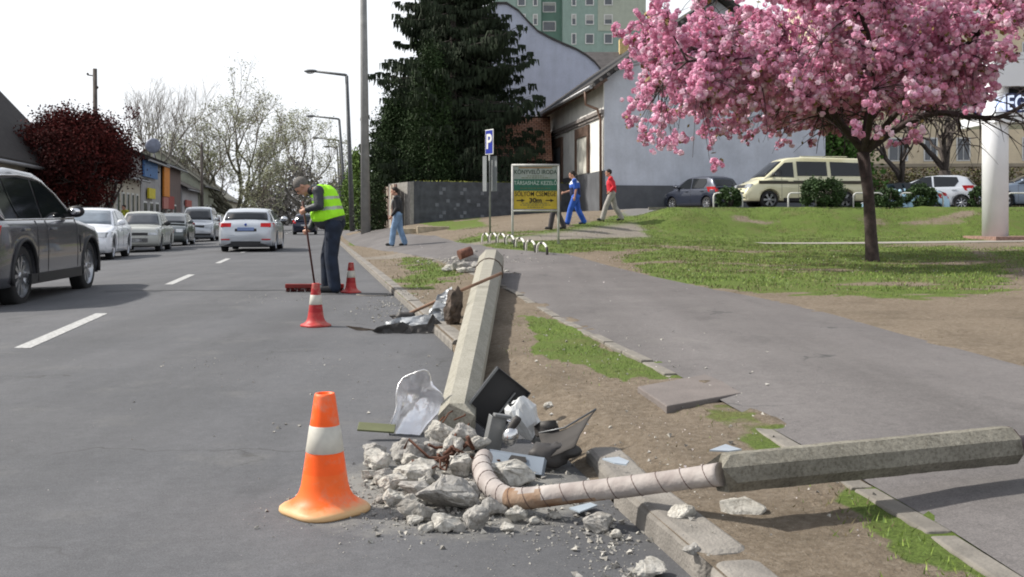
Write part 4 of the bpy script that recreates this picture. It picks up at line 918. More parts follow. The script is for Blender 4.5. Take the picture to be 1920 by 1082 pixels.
    # mirrors
    if wins and mirror is not False:
        mx_ = max(p[0] for p in wins[0]) - .12 if mirror is None else mirror
        for s in (1, -1):
            z = zt(mx_ - h2) + .09; y = wx_(mx_ - h2) * .93 + .13; m = MB(); m.ball((mx_ - h2, s * y, z), (.07, .12, .085), 12); m.box((mx_ - h2 + .02, s * (y - .13), z - .05), (.06, .14, .04)); o = m.build('wing_mirror', paint if mirror is None else BLK, t)
            m = MB(); m.ball((mx_ - h2 - .056, s * y, z), (.018, .08, .05), 10); m.build('mirror_glass', CHR, o)
    info = dict(wx=wx_, zt=zt, h2=h2, hw=hw, t=t, ys=ys, xf=xf_, xr=xr_); return t, info
def onface(inf, end, y0, y1, z0, z1, nm, m_, d=.03, parent=None, wrap=0, x0=None):
    """panel on the front (+1) or rear (-1) end, following the plan curve"""
    h2 = inf['h2']; N_ = 5; P = []
    for i in range(N_):
        y = y0 + (y1 - y0) * i / (N_ - 1)
        # plan curve: find x where half width == |y|
        x = h2 + .012
        for e in np.linspace(0, .6, 60):
            if inf['wx'](h2 - e) >= abs(y) + .0: x = h2 - e + .012; break
        P.append((x, y))
    vs = []
    for x, y in P:
        for z in (z0, z1): 
            ze = inf['zt'](end * inf['h2']) - .06; e1 = inf['zt'](end * (inf['h2'] - .13)); xx = x - max(0, z - ze) * (.12 / max(.05, e1 - ze)) + .008
            vs.append((end * xx, y, z)); vs.append((end * (xx - d - .03), y, z))
    fs = []
    for i in range(N_ - 1):
        a = i * 4; b_ = a + 4; fs += [(a, b_, b_ + 2, a + 2), (a + 1, a + 3, b_ + 3, b_ + 1), (a, a + 1, b_ + 1, b_), (a + 2, b_ + 2, b_ + 3, a + 3)]
    fs += [(0, 2, 3, 1), ((N_ - 1) * 4, (N_ - 1) * 4 + 1, (N_ - 1) * 4 + 3, (N_ - 1) * 4 + 2)]
    m = MB(); m.add(vs, fs); return m.build(nm, m_, parent or inf['t'], bevel=.006)
def both(inf, end, y0, y1, z0, z1, nm, m_, **k):
    for s in (1, -1): onface(inf, end, s * y0, s * y1, z0, z1, nm, m_, **k)

HD = math.atan2(1, -.19)            # heading away from the camera along the road
# --- big dark SUV passing on the left
GREYP = carpaint('anthracite_paint', (.13, .133, .15), .6, .25)
L_ = 4.9; wb = 2.93; fo = .88; hd = math.atan2(2.9, -.36)
c_ = Vector((-7.22, 14.33, 0)); dirv = Vector((math.cos(hd), math.sin(hd), 0)); ctr = c_ + dirv * (fo + wb / 2 - L_ / 2)
SW = [[(3.32, 1.135), (2.05, 1.11), (2.05, 1.62), (2.38, 1.60), (2.78, 1.46), (3.08, 1.29)],
      [(1.98, 1.11), (1.14, 1.10), (1.0, 1.36), (.97, 1.60), (1.5, 1.635), (1.98, 1.625)],
      [(1.06, 1.10), (.66, 1.10), (.48, 1.2), (.52, 1.45), (.68, 1.57), (.89, 1.595)]]
t, inf = car('sport_utility_car', 'large dark grey off-road style car driving past, chrome framed side windows', 'car', (ctr.x, ctr.y, -.075), hd, GREYP, L_, 1.94, 1.76,
    deck=[(0, .95), (.12, 1.08), (.5, 1.10), (3.3, 1.12), (3.7, 1.09), (4.4, 1.01), (4.75, .90), (4.9, .78)], roof=[(.16, 1.12), (.50, 1.60), (.8, 1.70), (1.5, 1.76), (2.3, 1.735), (2.6, 1.67), (3.58, 1.10)], wb=wb, fo=fo, wr=.385, sill=.26, wins=SW, spokes=10, mirror=3.02)
both(inf, -1, .55, .93, .88, 1.02, 'tail_lamp', REDL); both(inf, 1, .5, .93, .70, .84, 'headlamp', HEADL); onface(inf, 1, -.35, .35, .55, .82, 'grille', BLK)
for s in (1, -1): m = MB(); m.b2(-1.3 + .12, 1.05, s * .965 - .02, s * .965 + .02, .27, .40); m.build('sill_trim', BLK, t)
for s in (1, -1):
    lp = [(3.44, 1.118), (2.5, 1.10), (1.2, 1.088), (.60, 1.085), (.42, 1.20), (.45, 1.46), (.65, 1.60), (1.0, 1.64), (1.6, 1.665), (2.1, 1.655), (2.45, 1.61), (2.85, 1.46), (3.16, 1.28), (3.44, 1.118)]
    m = MB(); m.tube([Vector((x - 2.45, s * (inf['ys'](x, z) + .014), z)) for x, z in lp], .014, 6, cap=False); m.build('window_trim', CHR, t)
    m = MB(); m.prism([Vector((x - 2.45, s * (inf['ys'](x, z) + .003), z)) for x, z in [(x_, z_ + (.012 if z_ < 1.15 else -.015)) for x_, z_ in lp[:-1]]], (0, s * .002, 0)); m.build('pillar_cladding', BLK, t)
    for cx in (inf['xf'], inf['xr']):
        m = MB(); m.tube([(cx + .455 * math.cos(a), s * .968, .385 + .455 * math.sin(a)) for a in np.linspace(-.2, PI + .2, 22)], .026, 6); m.build('arch_cladding', BLK, t)
m = MB(); m.b2(.98, 1.03, -.978, -.965, .62, .86); m.build('side_vent', BLK, t)
# --- silver estate ahead
SILV = carpaint('silver_paint', (.50, .53, .57), .3, .3)
EW = [[(3.3, .99), (2.3, .97), (2.36, 1.36), (2.62, 1.34)], [(2.22, .97), (1.38, .97), (1.3, 1.34), (2.26, 1.37)], [(1.3, .97), (.62, .97), (.62, 1.1), (.9, 1.30), (1.2, 1.335)]]
def estate(label, loc, hd, paint, H=1.43, group=None):
    t, inf = car('estate_car', label, 'car', loc, hd, paint, 4.6, 1.81, H, deck=[(0, .84), (.1, .98), (.4, 1.0), (3.4, 1.0), (4.2, .90), (4.6, .70)], roof=[(.12, .98), (.52, H - .10), (.8, H - .02), (1.8, H), (2.5, H - .02), (3.55, .98)], wb=2.8, fo=.8, wr=.33, wins=EW, sill=.2)
    both(inf, -1, .46, .87, .82, .95, 'tail_lamp', REDL); onface(inf, -1, -.34, .34, .68, .84, 'plate_recess', BLK, d=.01); pl = onface(inf, -1, -.26, .26, .70, .81, 'number_plate', mat('plate_shade', (.16, .22, .40), .5), d=.012); pl.location.x = -.012
    onface(inf, -1, -.84, .84, .22, .36, 'rear_diffuser', BLK); both(inf, -1, .5, .78, .40, .44, 'reflector', REDL); both(inf, 1, .45, .86, .62, .76, 'headlamp', HEADL); onface(inf, 1, -.35, .35, .5, .72, 'grille', BLK)
    m = MB(); m.lathe([(0, .02), (.04, .02), (.04, 0)], (-2.3 - .005, 0, .9), 16, axis='y', M=Matrix.Rotation(PI / 2, 3, 'Z')); m.build('badge', PLB, t); return t, inf
q = on(461, 471); estate('silver estate car driving away, seen from behind', (q.x - .1, 35.6, -.02), R(98), SILV)
NAVY = carpaint('dark_navy_paint', (.02, .025, .05), .4, .3); 
def hatch(name, label, loc, hd, paint, L_=3.75, W=1.68, H=1.5, front=False, plate=True):
    t, inf = car(name, label, 'car', loc, hd, paint, L_, W, H, deck=[(0, .80), (.1, .95), (.35, .98), (L_ - 1.0, .98), (L_ - .4, .84), (L_, .66)],
        roof=[(.08, .98), (.42, H - .10), (.75, H - .01), (1.5, H), (2.0, H - .04), (L_ - .72, .97)], wb=L_ - 1.3, fo=.72, wr=.295, sill=.2,
        wins=[[(L_ - 1.02, .99), (1.72, .97), (1.78, 1.42), (2.1, 1.38)], [(1.64, .97), (.85, .98), (.70, 1.2), (.78, 1.38), (1.7, 1.42)]], rimm=RIM, spokes=8)
    both(inf, -1, W / 2 - .26, W / 2 - .02, .80, 1.02, 'tail_lamp', REDL); both(inf, 1, .42, .80, .62, .76, 'headlamp', HEADL); onface(inf, 1, -.3, .3, .4, .52, 'grille', BLK)
    onface(inf, -1, -.26, .26, .62, .73, 'number_plate', PLATE, d=.012); onface(inf, 1, -.26, .26, .42, .53, 'number_plate', PLATE, d=.015); return t, inf
q = at(562, 0, 74); hatch('hatchback_car', 'small dark car far ahead behind the road sweeper', (q.x, 76, 0), R(100), NAVY, 4.0, 1.75, 1.5)
# --- parked row on the left, facing the camera
DN = HD + PI
def parked(label, pxr, Y, kind, paint, dh=0, **k):
    q = at(pxr, 0, Y); d = Vector((math.cos(DN + dh), math.sin(DN + dh), 0)); L_ = k.get('L_', 4.4); W = k.get('W', 1.75)
    side = Vector((-d.y, d.x, 0)); c_ = Vector((q.x, Y, 0)) - d * L_ / 2 - side * W / 2; off = c_.x - laneX(c_.y)
    return (c_.x, c_.y, roadz(off)), DN + dh
WHP = carpaint('white_paint', (.78, .80, .84), .05, .3)
loc, h = parked('', 206, 28.8, '', WHP, L_=4.5, W=1.82, dh=.02)
t, inf = car('saloon_car', 'white modern saloon, nearest of the parked cars', 'car', loc, h, WHP, 4.5, 1.82, 1.50, deck=[(0, .86), (.1, .98), (.5, 1.02), (3.3, .98), (4.1, .86), (4.5, .68)], roof=[(.15, 1.0), (.8, 1.40), (1.4, 1.49), (1.9, 1.5), (2.4, 1.46), (3.35, .97)], wb=2.7, fo=.85, wr=.34,
    wins=[[(3.05, .99), (2.2, .99), (2.25, 1.42), (2.5, 1.39)], [(2.12, .99), (1.2, 1.0), (1.15, 1.36), (1.5, 1.41), (2.15, 1.43)]], tint=mat('pale_glass', (.16, .19, .22), .08, spec=.9), group='cars parked along the far kerb')
both(inf, 1, .45, .89, .66, .80, 'headlamp', HEADL); onface(inf, 1, -.42, .42, .42, .62, 'grille', BLK); onface(inf, 1, -.26, .26, .44, .55, 'number_plate', PLATE, d=.045); both(inf, -1, .5, .88, .78, .92, 'tail_lamp', REDL)
CREAM = carpaint('faded_cream_paint', (.46, .47, .44), .05, .5)
loc, h = parked('', 299, 36.4, '', CREAM, L_=4.13, W=1.62, dh=.0)
t, inf = car('saloon_car', 'old boxy off-white saloon with a dark grille and open silhouette, second in the parked row', 'car', loc, h, CREAM, 4.13, 1.62, 1.44, deck=[(0, .84), (.04, .9), (.85, .93), (3.0, .93), (3.6, .90), (4.08, .86), (4.13, .8)], roof=[(.78, .92), (1.15, 1.38), (1.4, 1.43), (2.3, 1.44), (2.5, 1.41), (3.02, .92)], wb=2.42, fo=.72, wr=.295, round_=.05,
    wins=[[(2.78, .93), (2.02, .93), (2.04, 1.34), (2.40, 1.34)], [(1.94, .93), (1.16, .93), (1.28, 1.33), (1.96, 1.34)]], rimm=STEELRIM, tint=mat('old_glass', (.07, .075, .085), .08, spec=.9), group='cars parked along the far kerb', mirror=2.72)
t['label'] = 'old boxy off-white saloon with square dark grille in the parked row'
onface(inf, 1, -.42, .42, .60, .78, 'grille', BLK); both(inf, 1, .44, .76, .61, .78, 'headlamp', HEADL); onface(inf, 1, -.8, .8, .36, .50, 'front_bumper', mat('grey_bumper', (.10, .10, .10), .6), d=.09); onface(inf, 1, -.26, .26, .37, .48, 'number_plate', PLATE, d=.11); both(inf, -1, .5, .78, .62, .78, 'tail_lamp', REDL)
GREEN = carpaint('grey_green_paint', (.10, .115, .115), .5, .35)
loc, h = parked('', 349, 45.5, '', GREEN, L_=4.1, W=1.72)
t, inf = hatch('hatchback_car', 'dark grey green hatchback parked between the old saloon and the people carrier', loc, h, GREEN, 4.1, 1.72, 1.47); t['group'] = 'cars parked along the far kerb'
t['label'] = 'dark grey green hatchback parked behind the old boxy saloon'
def minivan(label, loc, h, paint, group=None):
    t, inf = car('people_carrier', label, 'van', loc, h, paint, 4.7, 1.88, 1.85, deck=[(0, 1.0), (.06, 1.12), (3.6, 1.12), (4.2, 1.0), (4.6, .84), (4.7, .7)], roof=[(.03, 1.1), (.2, 1.76), (.5, 1.84), (2.4, 1.86), (2.9, 1.80), (3.85, 1.08)], wb=3.0, fo=.9, wr=.33, sill=.22, round_=.09,
        wins=[[(3.5, 1.13), (2.6, 1.12), (2.62, 1.72), (2.95, 1.7)], [(2.5, 1.12), (1.5, 1.12), (1.5, 1.72), (2.52, 1.73)], [(1.4, 1.12), (.4, 1.12), (.42, 1.7), (1.4, 1.72)]], group=group)
    both(inf, 1, .5, .9, .72, .92, 'headlamp', HEADL); onface(inf, 1, -.48, .48, .74, .88, 'grille', BLK); onface(inf, 1, -.8, .8, .34, .44, 'lower_grille', BLK); onface(inf, 1, -.26, .26, .46, .57, 'number_plate', PLATE, d=.015); both(inf, -1, .7, .9, .9, 1.3, 'tail_lamp', REDL); return t
loc, h = parked('', 400, 55, '', SILV, L_=4.7, W=1.88); minivan('tall silver people carrier parked beyond the grey green hatchback', loc, h, SILV, 'cars parked along the far kerb')
loc, h = parked('', 416, 64, '', SILV, L_=4.1, W=1.72); t, inf = hatch('hatchback_car', 'pale car mostly hidden behind the silver people carrier', loc, h, carpaint('pale_silver', (.5, .52, .54), .3), 4.1, 1.72, 1.5); t['group'] = 'cars parked along the far kerb'

# --- car park on the bank
PZ = 1.45
CRV = carpaint('pale_cream_paint', (.66, .63, .43), .02, .35)
# cream van facing left: heading to -x, slightly towards the camera
L_ = 4.79; hd = R(186); fl = at(1392, 0, 38.5)
t, inf = car('camper_van', 'pale cream passenger van with a dark side stripe parked on the bank', 'van', (fl.x + 2.45, 39.6, PZ), hd, CRV, 4.9, 1.84, 1.94,
    deck=[(0, 1.05), (.05, 1.15), (3.85, 1.17), (4.25, 1.08), (4.75, .86), (4.9, .66)], roof=[(.02, 1.15), (.12, 1.80), (.35, 1.90), (2.6, 1.94), (3.15, 1.90), (3.35, 1.84), (4.22, 1.10)], wb=2.92, fo=.93, wr=.335, sill=.28, round_=.08,
    wins=[[(3.95, 1.19), (3.02, 1.17), (3.02, 1.74), (3.34, 1.72)], [(2.88, 1.22), (1.72, 1.22), (1.72, 1.76), (2.88, 1.77)], [(1.58, 1.22), (.35, 1.22), (.37, 1.72), (1.58, 1.76)]], stripe=(.92, 1.04, mat('stripe_brown', (.05, .045, .03), .5)), spokes=6, mirror=3.86)
both(inf, 1, .50, .86, .76, .92, 'headlamp', HEADL); onface(inf, 1, -.46, .46, .78, .90, 'grille', BLK); onface(inf, 1, -.7, .7, .56, .62, 'air_slot', BLK); onface(inf, 1, -.86, .86, .32, .54, 'front_bumper', CRV, d=.05); onface(inf, 1, -.26, .26, .42, .53, 'number_plate', PLATE, d=.07)
m = MB(); m.b2(-1.6, 1.0, -.92, -.9, .28, .40); m.build('sill_trim', BLK, t); m = MB(); m.b2(-1.6, 1.0, .9, .92, .28, .40); m.build('sill_trim', BLK, t); m = MB(); m.b2(-1.5, .3, -.8, -.7, 1.93, 1.965); m.b2(-1.5, .3, .7, .8, 1.93, 1.965); m.build('roof_rail', CRV, t)
# the van's open look inside: pale cab window
# dark blue hatchback seen from behind
q = at(1320, 0, 46.5); DB = carpaint('dark_blue_paint', (.028, .034, .055), .4, .35)
t, inf = hatch('hatchback_car', 'dark blue hatchback seen from behind against the shaded gable wall', (q.x - .1, 46.5, PZ), R(119), DB, 3.7, 1.66, 1.5)
# silver hatchback + pale blue one behind hoops
q = at(1742, 0, 44.5); t, inf = hatch('hatchback_car', 'silver hatchback with a red panelled flank in the car park', (q.x, 44.5, PZ), R(150), SILV, 3.9, 1.68, 1.46)
t['label'] = 'silver hatchback behind the low bushes beside the white column'
q = at(1697, 0, 41); t, inf = hatch('hatchback_car', 'x', (q.x, 41, PZ - .38), R(178), carpaint('pale_blue_paint', (.30, .48, .60), .1), 3.0, 1.5, 1.2)
t['label'] = 'low pale blue car mostly hidden by a bush and white hoops'
q = at(1960, 0, 40); estate('blue grey car partly cut off beside the white column', (q.x + .2, 41, PZ), R(172), carpaint('blue_grey_paint', (.16, .20, .26), .4))

# ================================================================ STREET FURNITURE
WHT = mat('white_enamel', (.66, .66, .63), .45, var=.12, scale=8); GALV = mat('galvanised', (.26, .27, .26), .5, .5, var=.15)
# hoops on the car park edge
for i, (x0, x1) in enumerate(((1338, 1392), (1425, 1432), (1478, 1530), (1600, 1655), (1688, 1768), (1805, 1812), (1889, 1960))):
    if x1 - x0 < 10: continue
    a, b_ = at(x0, 0, 36.75), at(x1, 0, 36.75); r = thing('hoop_barrier', ['hoop rail in front of the small bush and dark hatchback', '', 'hoop rail before the cream van front wheel', 'hoop rail between the van and the cherry trunk', 'white hoop rail before the pale blue car', '', 'hoop rail beyond the white column'][i], 'barrier', (a.x, 36.75, 1.42), 0, 'white hoop rails along the car park edge')
    w = b_.x - a.x; m = MB(); m.tube([(0, 0, -.1), (0, 0, .45), (.04, 0, .53), (.12, 0, .56), (w - .12, 0, .56), (w - .04, 0, .53), (w, 0, .45), (w, 0, -.1)], .028, 8); m.build('rail', WHT, r)
    m = MB(); m.lathe([(0, .03), (.06, .03), (.07, 0)], (0, 0, .02), 10); m.lathe([(0, .03), (.06, .03), (.07, 0)], (w, 0, .02), 10); m.build('foot', POLE, r)
# low kerb of the car park
m = MB(); vs_ = [(4.8, 36.55), (30, 36.75)]; m.prism([(4.8, 36.5, 1.38), (30, 36.7, 1.38), (30, 36.85, 1.38), (4.8, 36.65, 1.38)], (0, 0, .10)); tag(m.build('car_park_kerb', KERB), kind='structure')
# parking sign
q = at(919, 0, 31); gz = hz_(q.x, 31); r = thing('parking_sign', 'blue parking sign on a grey post with two narrow plates below', 'sign', (q.x, 31, gz)); U = lambda y: 1 - (y - HZ) / F * 31 - gz
m = MB(); m.tube([(0, 0, -.2), (-.02, 0, U(246))], .03, 8); m.build('post', GALV, r)
rot = Matrix.Rotation(R(-52), 3, 'Z'); cz = (U(243) + U(290)) / 2; hh = U(243) - U(290)
rot = Matrix.Rotation(R(-56), 3, 'Z')
m = MB(); m.box((-.02, -.05, cz), (.44, .02, hh), rot); pb = m.build('sign_plate', WHT, r, bevel=.008)
m = MB(); m.box(Vector((-.02, -.05, cz)) + rot @ Vector((0, -.012, 0)), (.38, .01, hh - .06), rot); m.build('blue_field', mat('sign_blue_field', (.02, .035, .28), .4, var=.05), pb)
def text(s, size, loc, rot, m_, parent, name='lettering', ext=.003, sx=1.0, bold=0, align='CENTER'):
    cu = bpy.data.curves.new(name, 'FONT'); cu.body = s; cu.size = size; cu.extrude = ext; cu.align_x = align; cu.align_y = 'CENTER'; cu.offset = bold
    o = bpy.data.objects.new(name, cu); COL.objects.link(o); dg = bpy.context.evaluated_depsgraph_get(); me = bpy.data.meshes.new_from_object(o.evaluated_get(dg)); bpy.data.objects.remove(o)
    o = bpy.data.objects.new(name, me); me.materials.clear(); me.materials.append(m_); COL.objects.link(o); o.parent = parent; o.location = loc; o.rotation_euler = rot; o.scale = (sx, 1, 1); return o
text('P', .62, Vector((-.02, -.05, cz - .01)) + rot @ Vector((0, -.022, 0)), (R(90), 0, R(-56)), WHT, r, 'letter', bold=.012)
for s, nm in ((-1, 'side_plate'), (1, 'side_plate')):
    rr_ = Matrix.Rotation(R(-62 if s < 0 else -50), 3, 'Z'); m = MB(); m.box((s * .14 - .02, -.03, (U(293) + U(359)) / 2), (.26, .015, U(293) - U(359)), rr_); m.build(nm, mat('sign_back', (.22, .235, .24), .5, .2), r, bevel=.006)
# notice board
BY = 26; p0, p1 = at(961, 455, BY), at(1047, 455, BY); gz = hz_(p0.x, BY); r = thing('notice_board', 'white framed advertising board with green and yellow panels on two posts', 'sign', (p0.x, BY, gz)); w = p1.x - p0.x; U = lambda y: 1 - (y - HZ) / F * BY - gz
m = MB(); m.tube([(0, 0, -.3), (0, 0, U(309))], .032, 8); m.tube([(w, 0, -.3), (w, 0, U(309))], .032, 8); m.tube([(-.02, 0, U(310)), (w + .02, 0, U(310))], .034, 8); m.tube([(0, 0, U(395)), (w, 0, U(395))], .03, 8); m.build('frame', mat('dull_white_enamel', (.46, .46, .43), .55, var=.15), r)
def panel(y0, y1, nm, m_, yy=0): m = MB(); m.b2(.035, w - .035, -.015 + yy, .015, U(y1), U(y0)); return m.build(nm, m_, r)
panel(313, 336, 'white_panel', mat('poster_grey', (.30, .34, .31), .6)); pg = panel(336, 358, 'green_panel', mat('poster_green', (.02, .12, .075), .5)); panel(358, 392, 'yellow_panel', mat('poster_yellow', (.50, .37, .035), .6))
T_ = mat('poster_text_green', (.02, .045, .03), .7); T2 = mat('poster_text_white', (.40, .48, .43), .7); T3 = mat('poster_text_black', (.03, .025, .015), .7)
rt = (R(90), 0, 0); cx = w / 2
text('KÖNYVELŐ IRODA', .145, (cx, -.017, U(323)), rt, T_, r, bold=.002, sx=.86, ext=.001); text('TÁRSASHÁZ KEZELŐ', .135, (cx, -.017, U(343.5)), rt, T2, r, bold=.002, sx=.86, ext=.001)
text('SÓLYOM CSEMEGE', .17, (cx, -.017, U(364)), rt, T3, r, bold=.0015, sx=.72, ext=.001); text('30m', .15, (cx, -.017, U(376)), rt, T3, r, bold=.006, sx=1.2, ext=.001)
m = MB(); m.b2(cx - .42, cx + .42, -.018, -.014, U(315.5), U(313.7)); m.build('red_strip', mat('poster_red', (.3, .16, .05), .6), r)
for ax in (.1, w - .32):
    z = U(376); m = MB(); m.b2(ax, ax + .13, -.018, -.014, z - .014, z + .014); m.prism([(ax + .12, -.018, z - .045), (ax + .21, -.018, z), (ax + .12, -.018, z + .045)], (0, .004, 0)); m.build('arrow', T3, r)
m = MB(); rr_ = random.Random(4)
for y, c_, hw_ in ((330, 0, .2), (333.5, .2, .35), (353, 0, .38), (381, 0, .34), (384.5, 0, .38), (388.5, 0, .2)):
    x = cx - hw_
    while x < cx + hw_: l_ = rr_.uniform(.03, .09); m.b2(x, min(x + l_, cx + hw_), -.018, -.014, U(y) - .009, U(y) + .009); x += l_ + .02
m.build('small_print', T2, r) if False else m.build('small_print', mat('small_print_tone', (.12, .14, .07), .7), r)
# bicycle hoops (row of low white arches)
pts = [(1021, 466, 22.3), (985, 459, 23.9), (955, 455, 25), (935, 452, 26), (918, 449, 27), (905, 447, 28)]
m_b = mat('hoop_white', (.62, .61, .55), .6, var=.2, scale=20); m_k = mat('hoop_black', (.03, .028, .025), .7); racks = thing('bicycle_rack', 'row of low black and white arched bicycle hoops before the notice board', 'bicycle rack', tuple(Vector((at(960, 0, 25).x, 25, hz_(at(960, 0, 25).x, 25))))); O = Vector(racks.location)
A0 = at(1026, 0, 22.1); B0 = at(902, 0, 28.6)
for k in range(7):
    f0 = k / 7; f1 = (k + .86) / 7; a = A0.lerp(B0, f0); b_ = A0.lerp(B0, f1); za = hz_(a.x, a.y); zb = hz_(b_.x, b_.y); a = Vector((a.x, a.y, za)) - O; b_ = Vector((b_.x, b_.y, zb)) - O; c_ = (a + b_) / 2
    arc = [a + (b_ - a) * (.5 - .5 * math.cos(q)) + Vector((0, 0, .25 * math.sin(q) ** .6)) for q in np.linspace(0, PI, 13)]; arc[0].z -= .1; arc[-1].z -= .1
    m = MB(); m.tube(arc, .026, 8); o = m.build('arch', m_b, racks)
    m = MB(); m.tube(arc[:3], .03, 8); m.tube(arc[5:8], .03, 8); m.build('black_band', m_k, o)
# white column with canopy and lettered fascia
CY = 31; q = at(1866, 448, CY); gz = hz_(q.x, CY); r = thing('forecourt_pylon', 'thick white round column carrying a canopy with a lit blue lettered sign', 'column', (q.x, CY, gz)); U = lambda y: 1 - (y - HZ) / F * CY - gz; V_ = lambda x: (x - 960) / F * CY - q.x
WC = mat('white_cladding', (.70, .71, .74), .35, var=.04, scale=2)
m = MB(); m.tube([(0, 0, 0), (0, 0, U(100))], .365, 32); m.build('column', WC, r)
m = MB(); m.b2(V_(1838), V_(2100), -1.0, 1.2, -.25, .10); m.build('plinth', mat('brick_plinth', (.24, .15, .12), .9, var=.3, scale=12), r)
m = MB(); m.b2(V_(1852), V_(2150), -.5, 1.9, U(232), U(214)); m.build('canopy_beam', WC, r); m = MB(); m.b2(V_(1878), V_(2150), -.42, 1.8, U(214), U(178)); m.build('sign_box', mat('sign_navy', (.025, .04, .13), .35), r)
m = MB(); m.b2(V_(1846), V_(2150), -.6, 2.0, U(166), U(104)); m.build('fascia', WC, r); m = MB(); m.b2(V_(1890), V_(2150), .1, 1.7, U(178), U(166)); m.build('soffit', BLK, r)
lt = text('MEGN', .62, (V_(1852), -.43, U(197)), (R(90), 0, 0), mat('lit_letters', (.7, .75, .9), .5, emit=(.7, .8, 1, .5)), r, bold=.008, align='LEFT', sx=.74)
m = MB(); m.tube([(V_(1840), .3, U(104)), (V_(1838), .3, U(-120))], .12, 10); m.build('mast', WC, r)

# ================================================================ PEOPLE
def remesh(o, vox, smooth=4):
    md = o.modifiers.new('r', 'REMESH'); md.mode = 'VOXEL'; md.voxel_size = vox; md.use_smooth_shade = True
    if smooth: s = o.modifiers.new('s', 'SMOOTH'); s.iterations = smooth; s.factor = .5
    bake(o); 
    for p in o.data.polygons: p.use_smooth = True
    return o
def caps(m, a, b, ra, rb, n=12):
    a = Vector(a); b = Vector(b); m.ball(a, ra, n); m.ball(b, rb, n); m.tube([a, b], [ra, rb], n)
SKIN = mat('skin', (.46, .25, .175), .6, var=.08, scale=12, sss=.1); HAIRD = mat('dark_hair', (.02, .015, .012), .8, var=.3, scale=40); HAIRG = mat('grey_hair', (.12, .11, .10), .8, var=.3, scale=60); SHOE = mat('dark_shoe', (.018, .018, .02), .6); SOLE = mat('sole', (.03, .03, .03), .8)
def hand(m, w, dirv, side, sc=1.0, curl=.6):
    """palm, five fingers; dirv = pointing direction, side = thumb side"""
    d = Vector(dirv).normalized(); s = Vector(side); s = (s - d * s.dot(d)).normalized(); nrm = d.cross(s); w = Vector(w)
    m.ball(w + d * .045 * sc, (.035 * sc, .035 * sc, .03 * sc), 10); m.tube([w, w + d * .085 * sc], [.026 * sc, .036 * sc], 10)
    for k in range(4):
        o = s * (.03 - .02 * k) * sc; ln = (.07, .08, .075, .058)[k] * sc; p0 = w + d * .08 * sc + o; p1 = p0 + (d * .8 + nrm * curl * .5).normalized() * ln * .5; p2 = p1 + (d * (1 - curl) + nrm * curl).normalized() * ln * .5
        m.tube([p0, p1, p2], [.0105 * sc, .0095 * sc, .008 * sc], 8)
    p0 = w + d * .03 * sc + s * .03 * sc; p1 = p0 + (d * .5 + s * .8).normalized() * .035 * sc; p2 = p1 + (d * .9 + s * .1 + nrm * .4).normalized() * .03 * sc; m.tube([p0, p1, p2], [.014 * sc, .012 * sc, .009 * sc], 8)
def head(m, c, tilt, r=.1):
    """face towards local -x; tilt = pitch down in radians"""
    M = Matrix.Rotation(-tilt, 3, 'Y'); c = Vector(c); P = lambda x, y, z: c + M @ Vector((x, y, z)) * (r / .1)
    k = r / .1
    m.ball(P(.0, 0, .02), (.098 * k, .078 * k, .105 * k), 16, M=M); m.ball(P(-.035, 0, -.055), (.06 * k, .056 * k, .065 * k), 12, M=M); m.ball(P(-.105, 0, -.012), (.018 * k, .012 * k, .026 * k), 8, M=M); m.tube([P(-.085, 0, .02), P(-.113, 0, -.022)], [.008 * k, .013 * k], 6)
    m.ball(P(-.09, 0, .032), (.014 * k, .045 * k, .01 * k), 8, M=M); m.ball(P(-.088, 0, -.058), (.014 * k, .024 * k, .011 * k), 8, M=M); m.ball(P(-.078, 0, -.095), (.024 * k, .024 * k, .02 * k), 8, M=M)
    for s in (1, -1): m.ball(P(.008, s * .08, -.01), (.018 * k, .01 * k, .03 * k), 8, M=M)
    return P, M, k
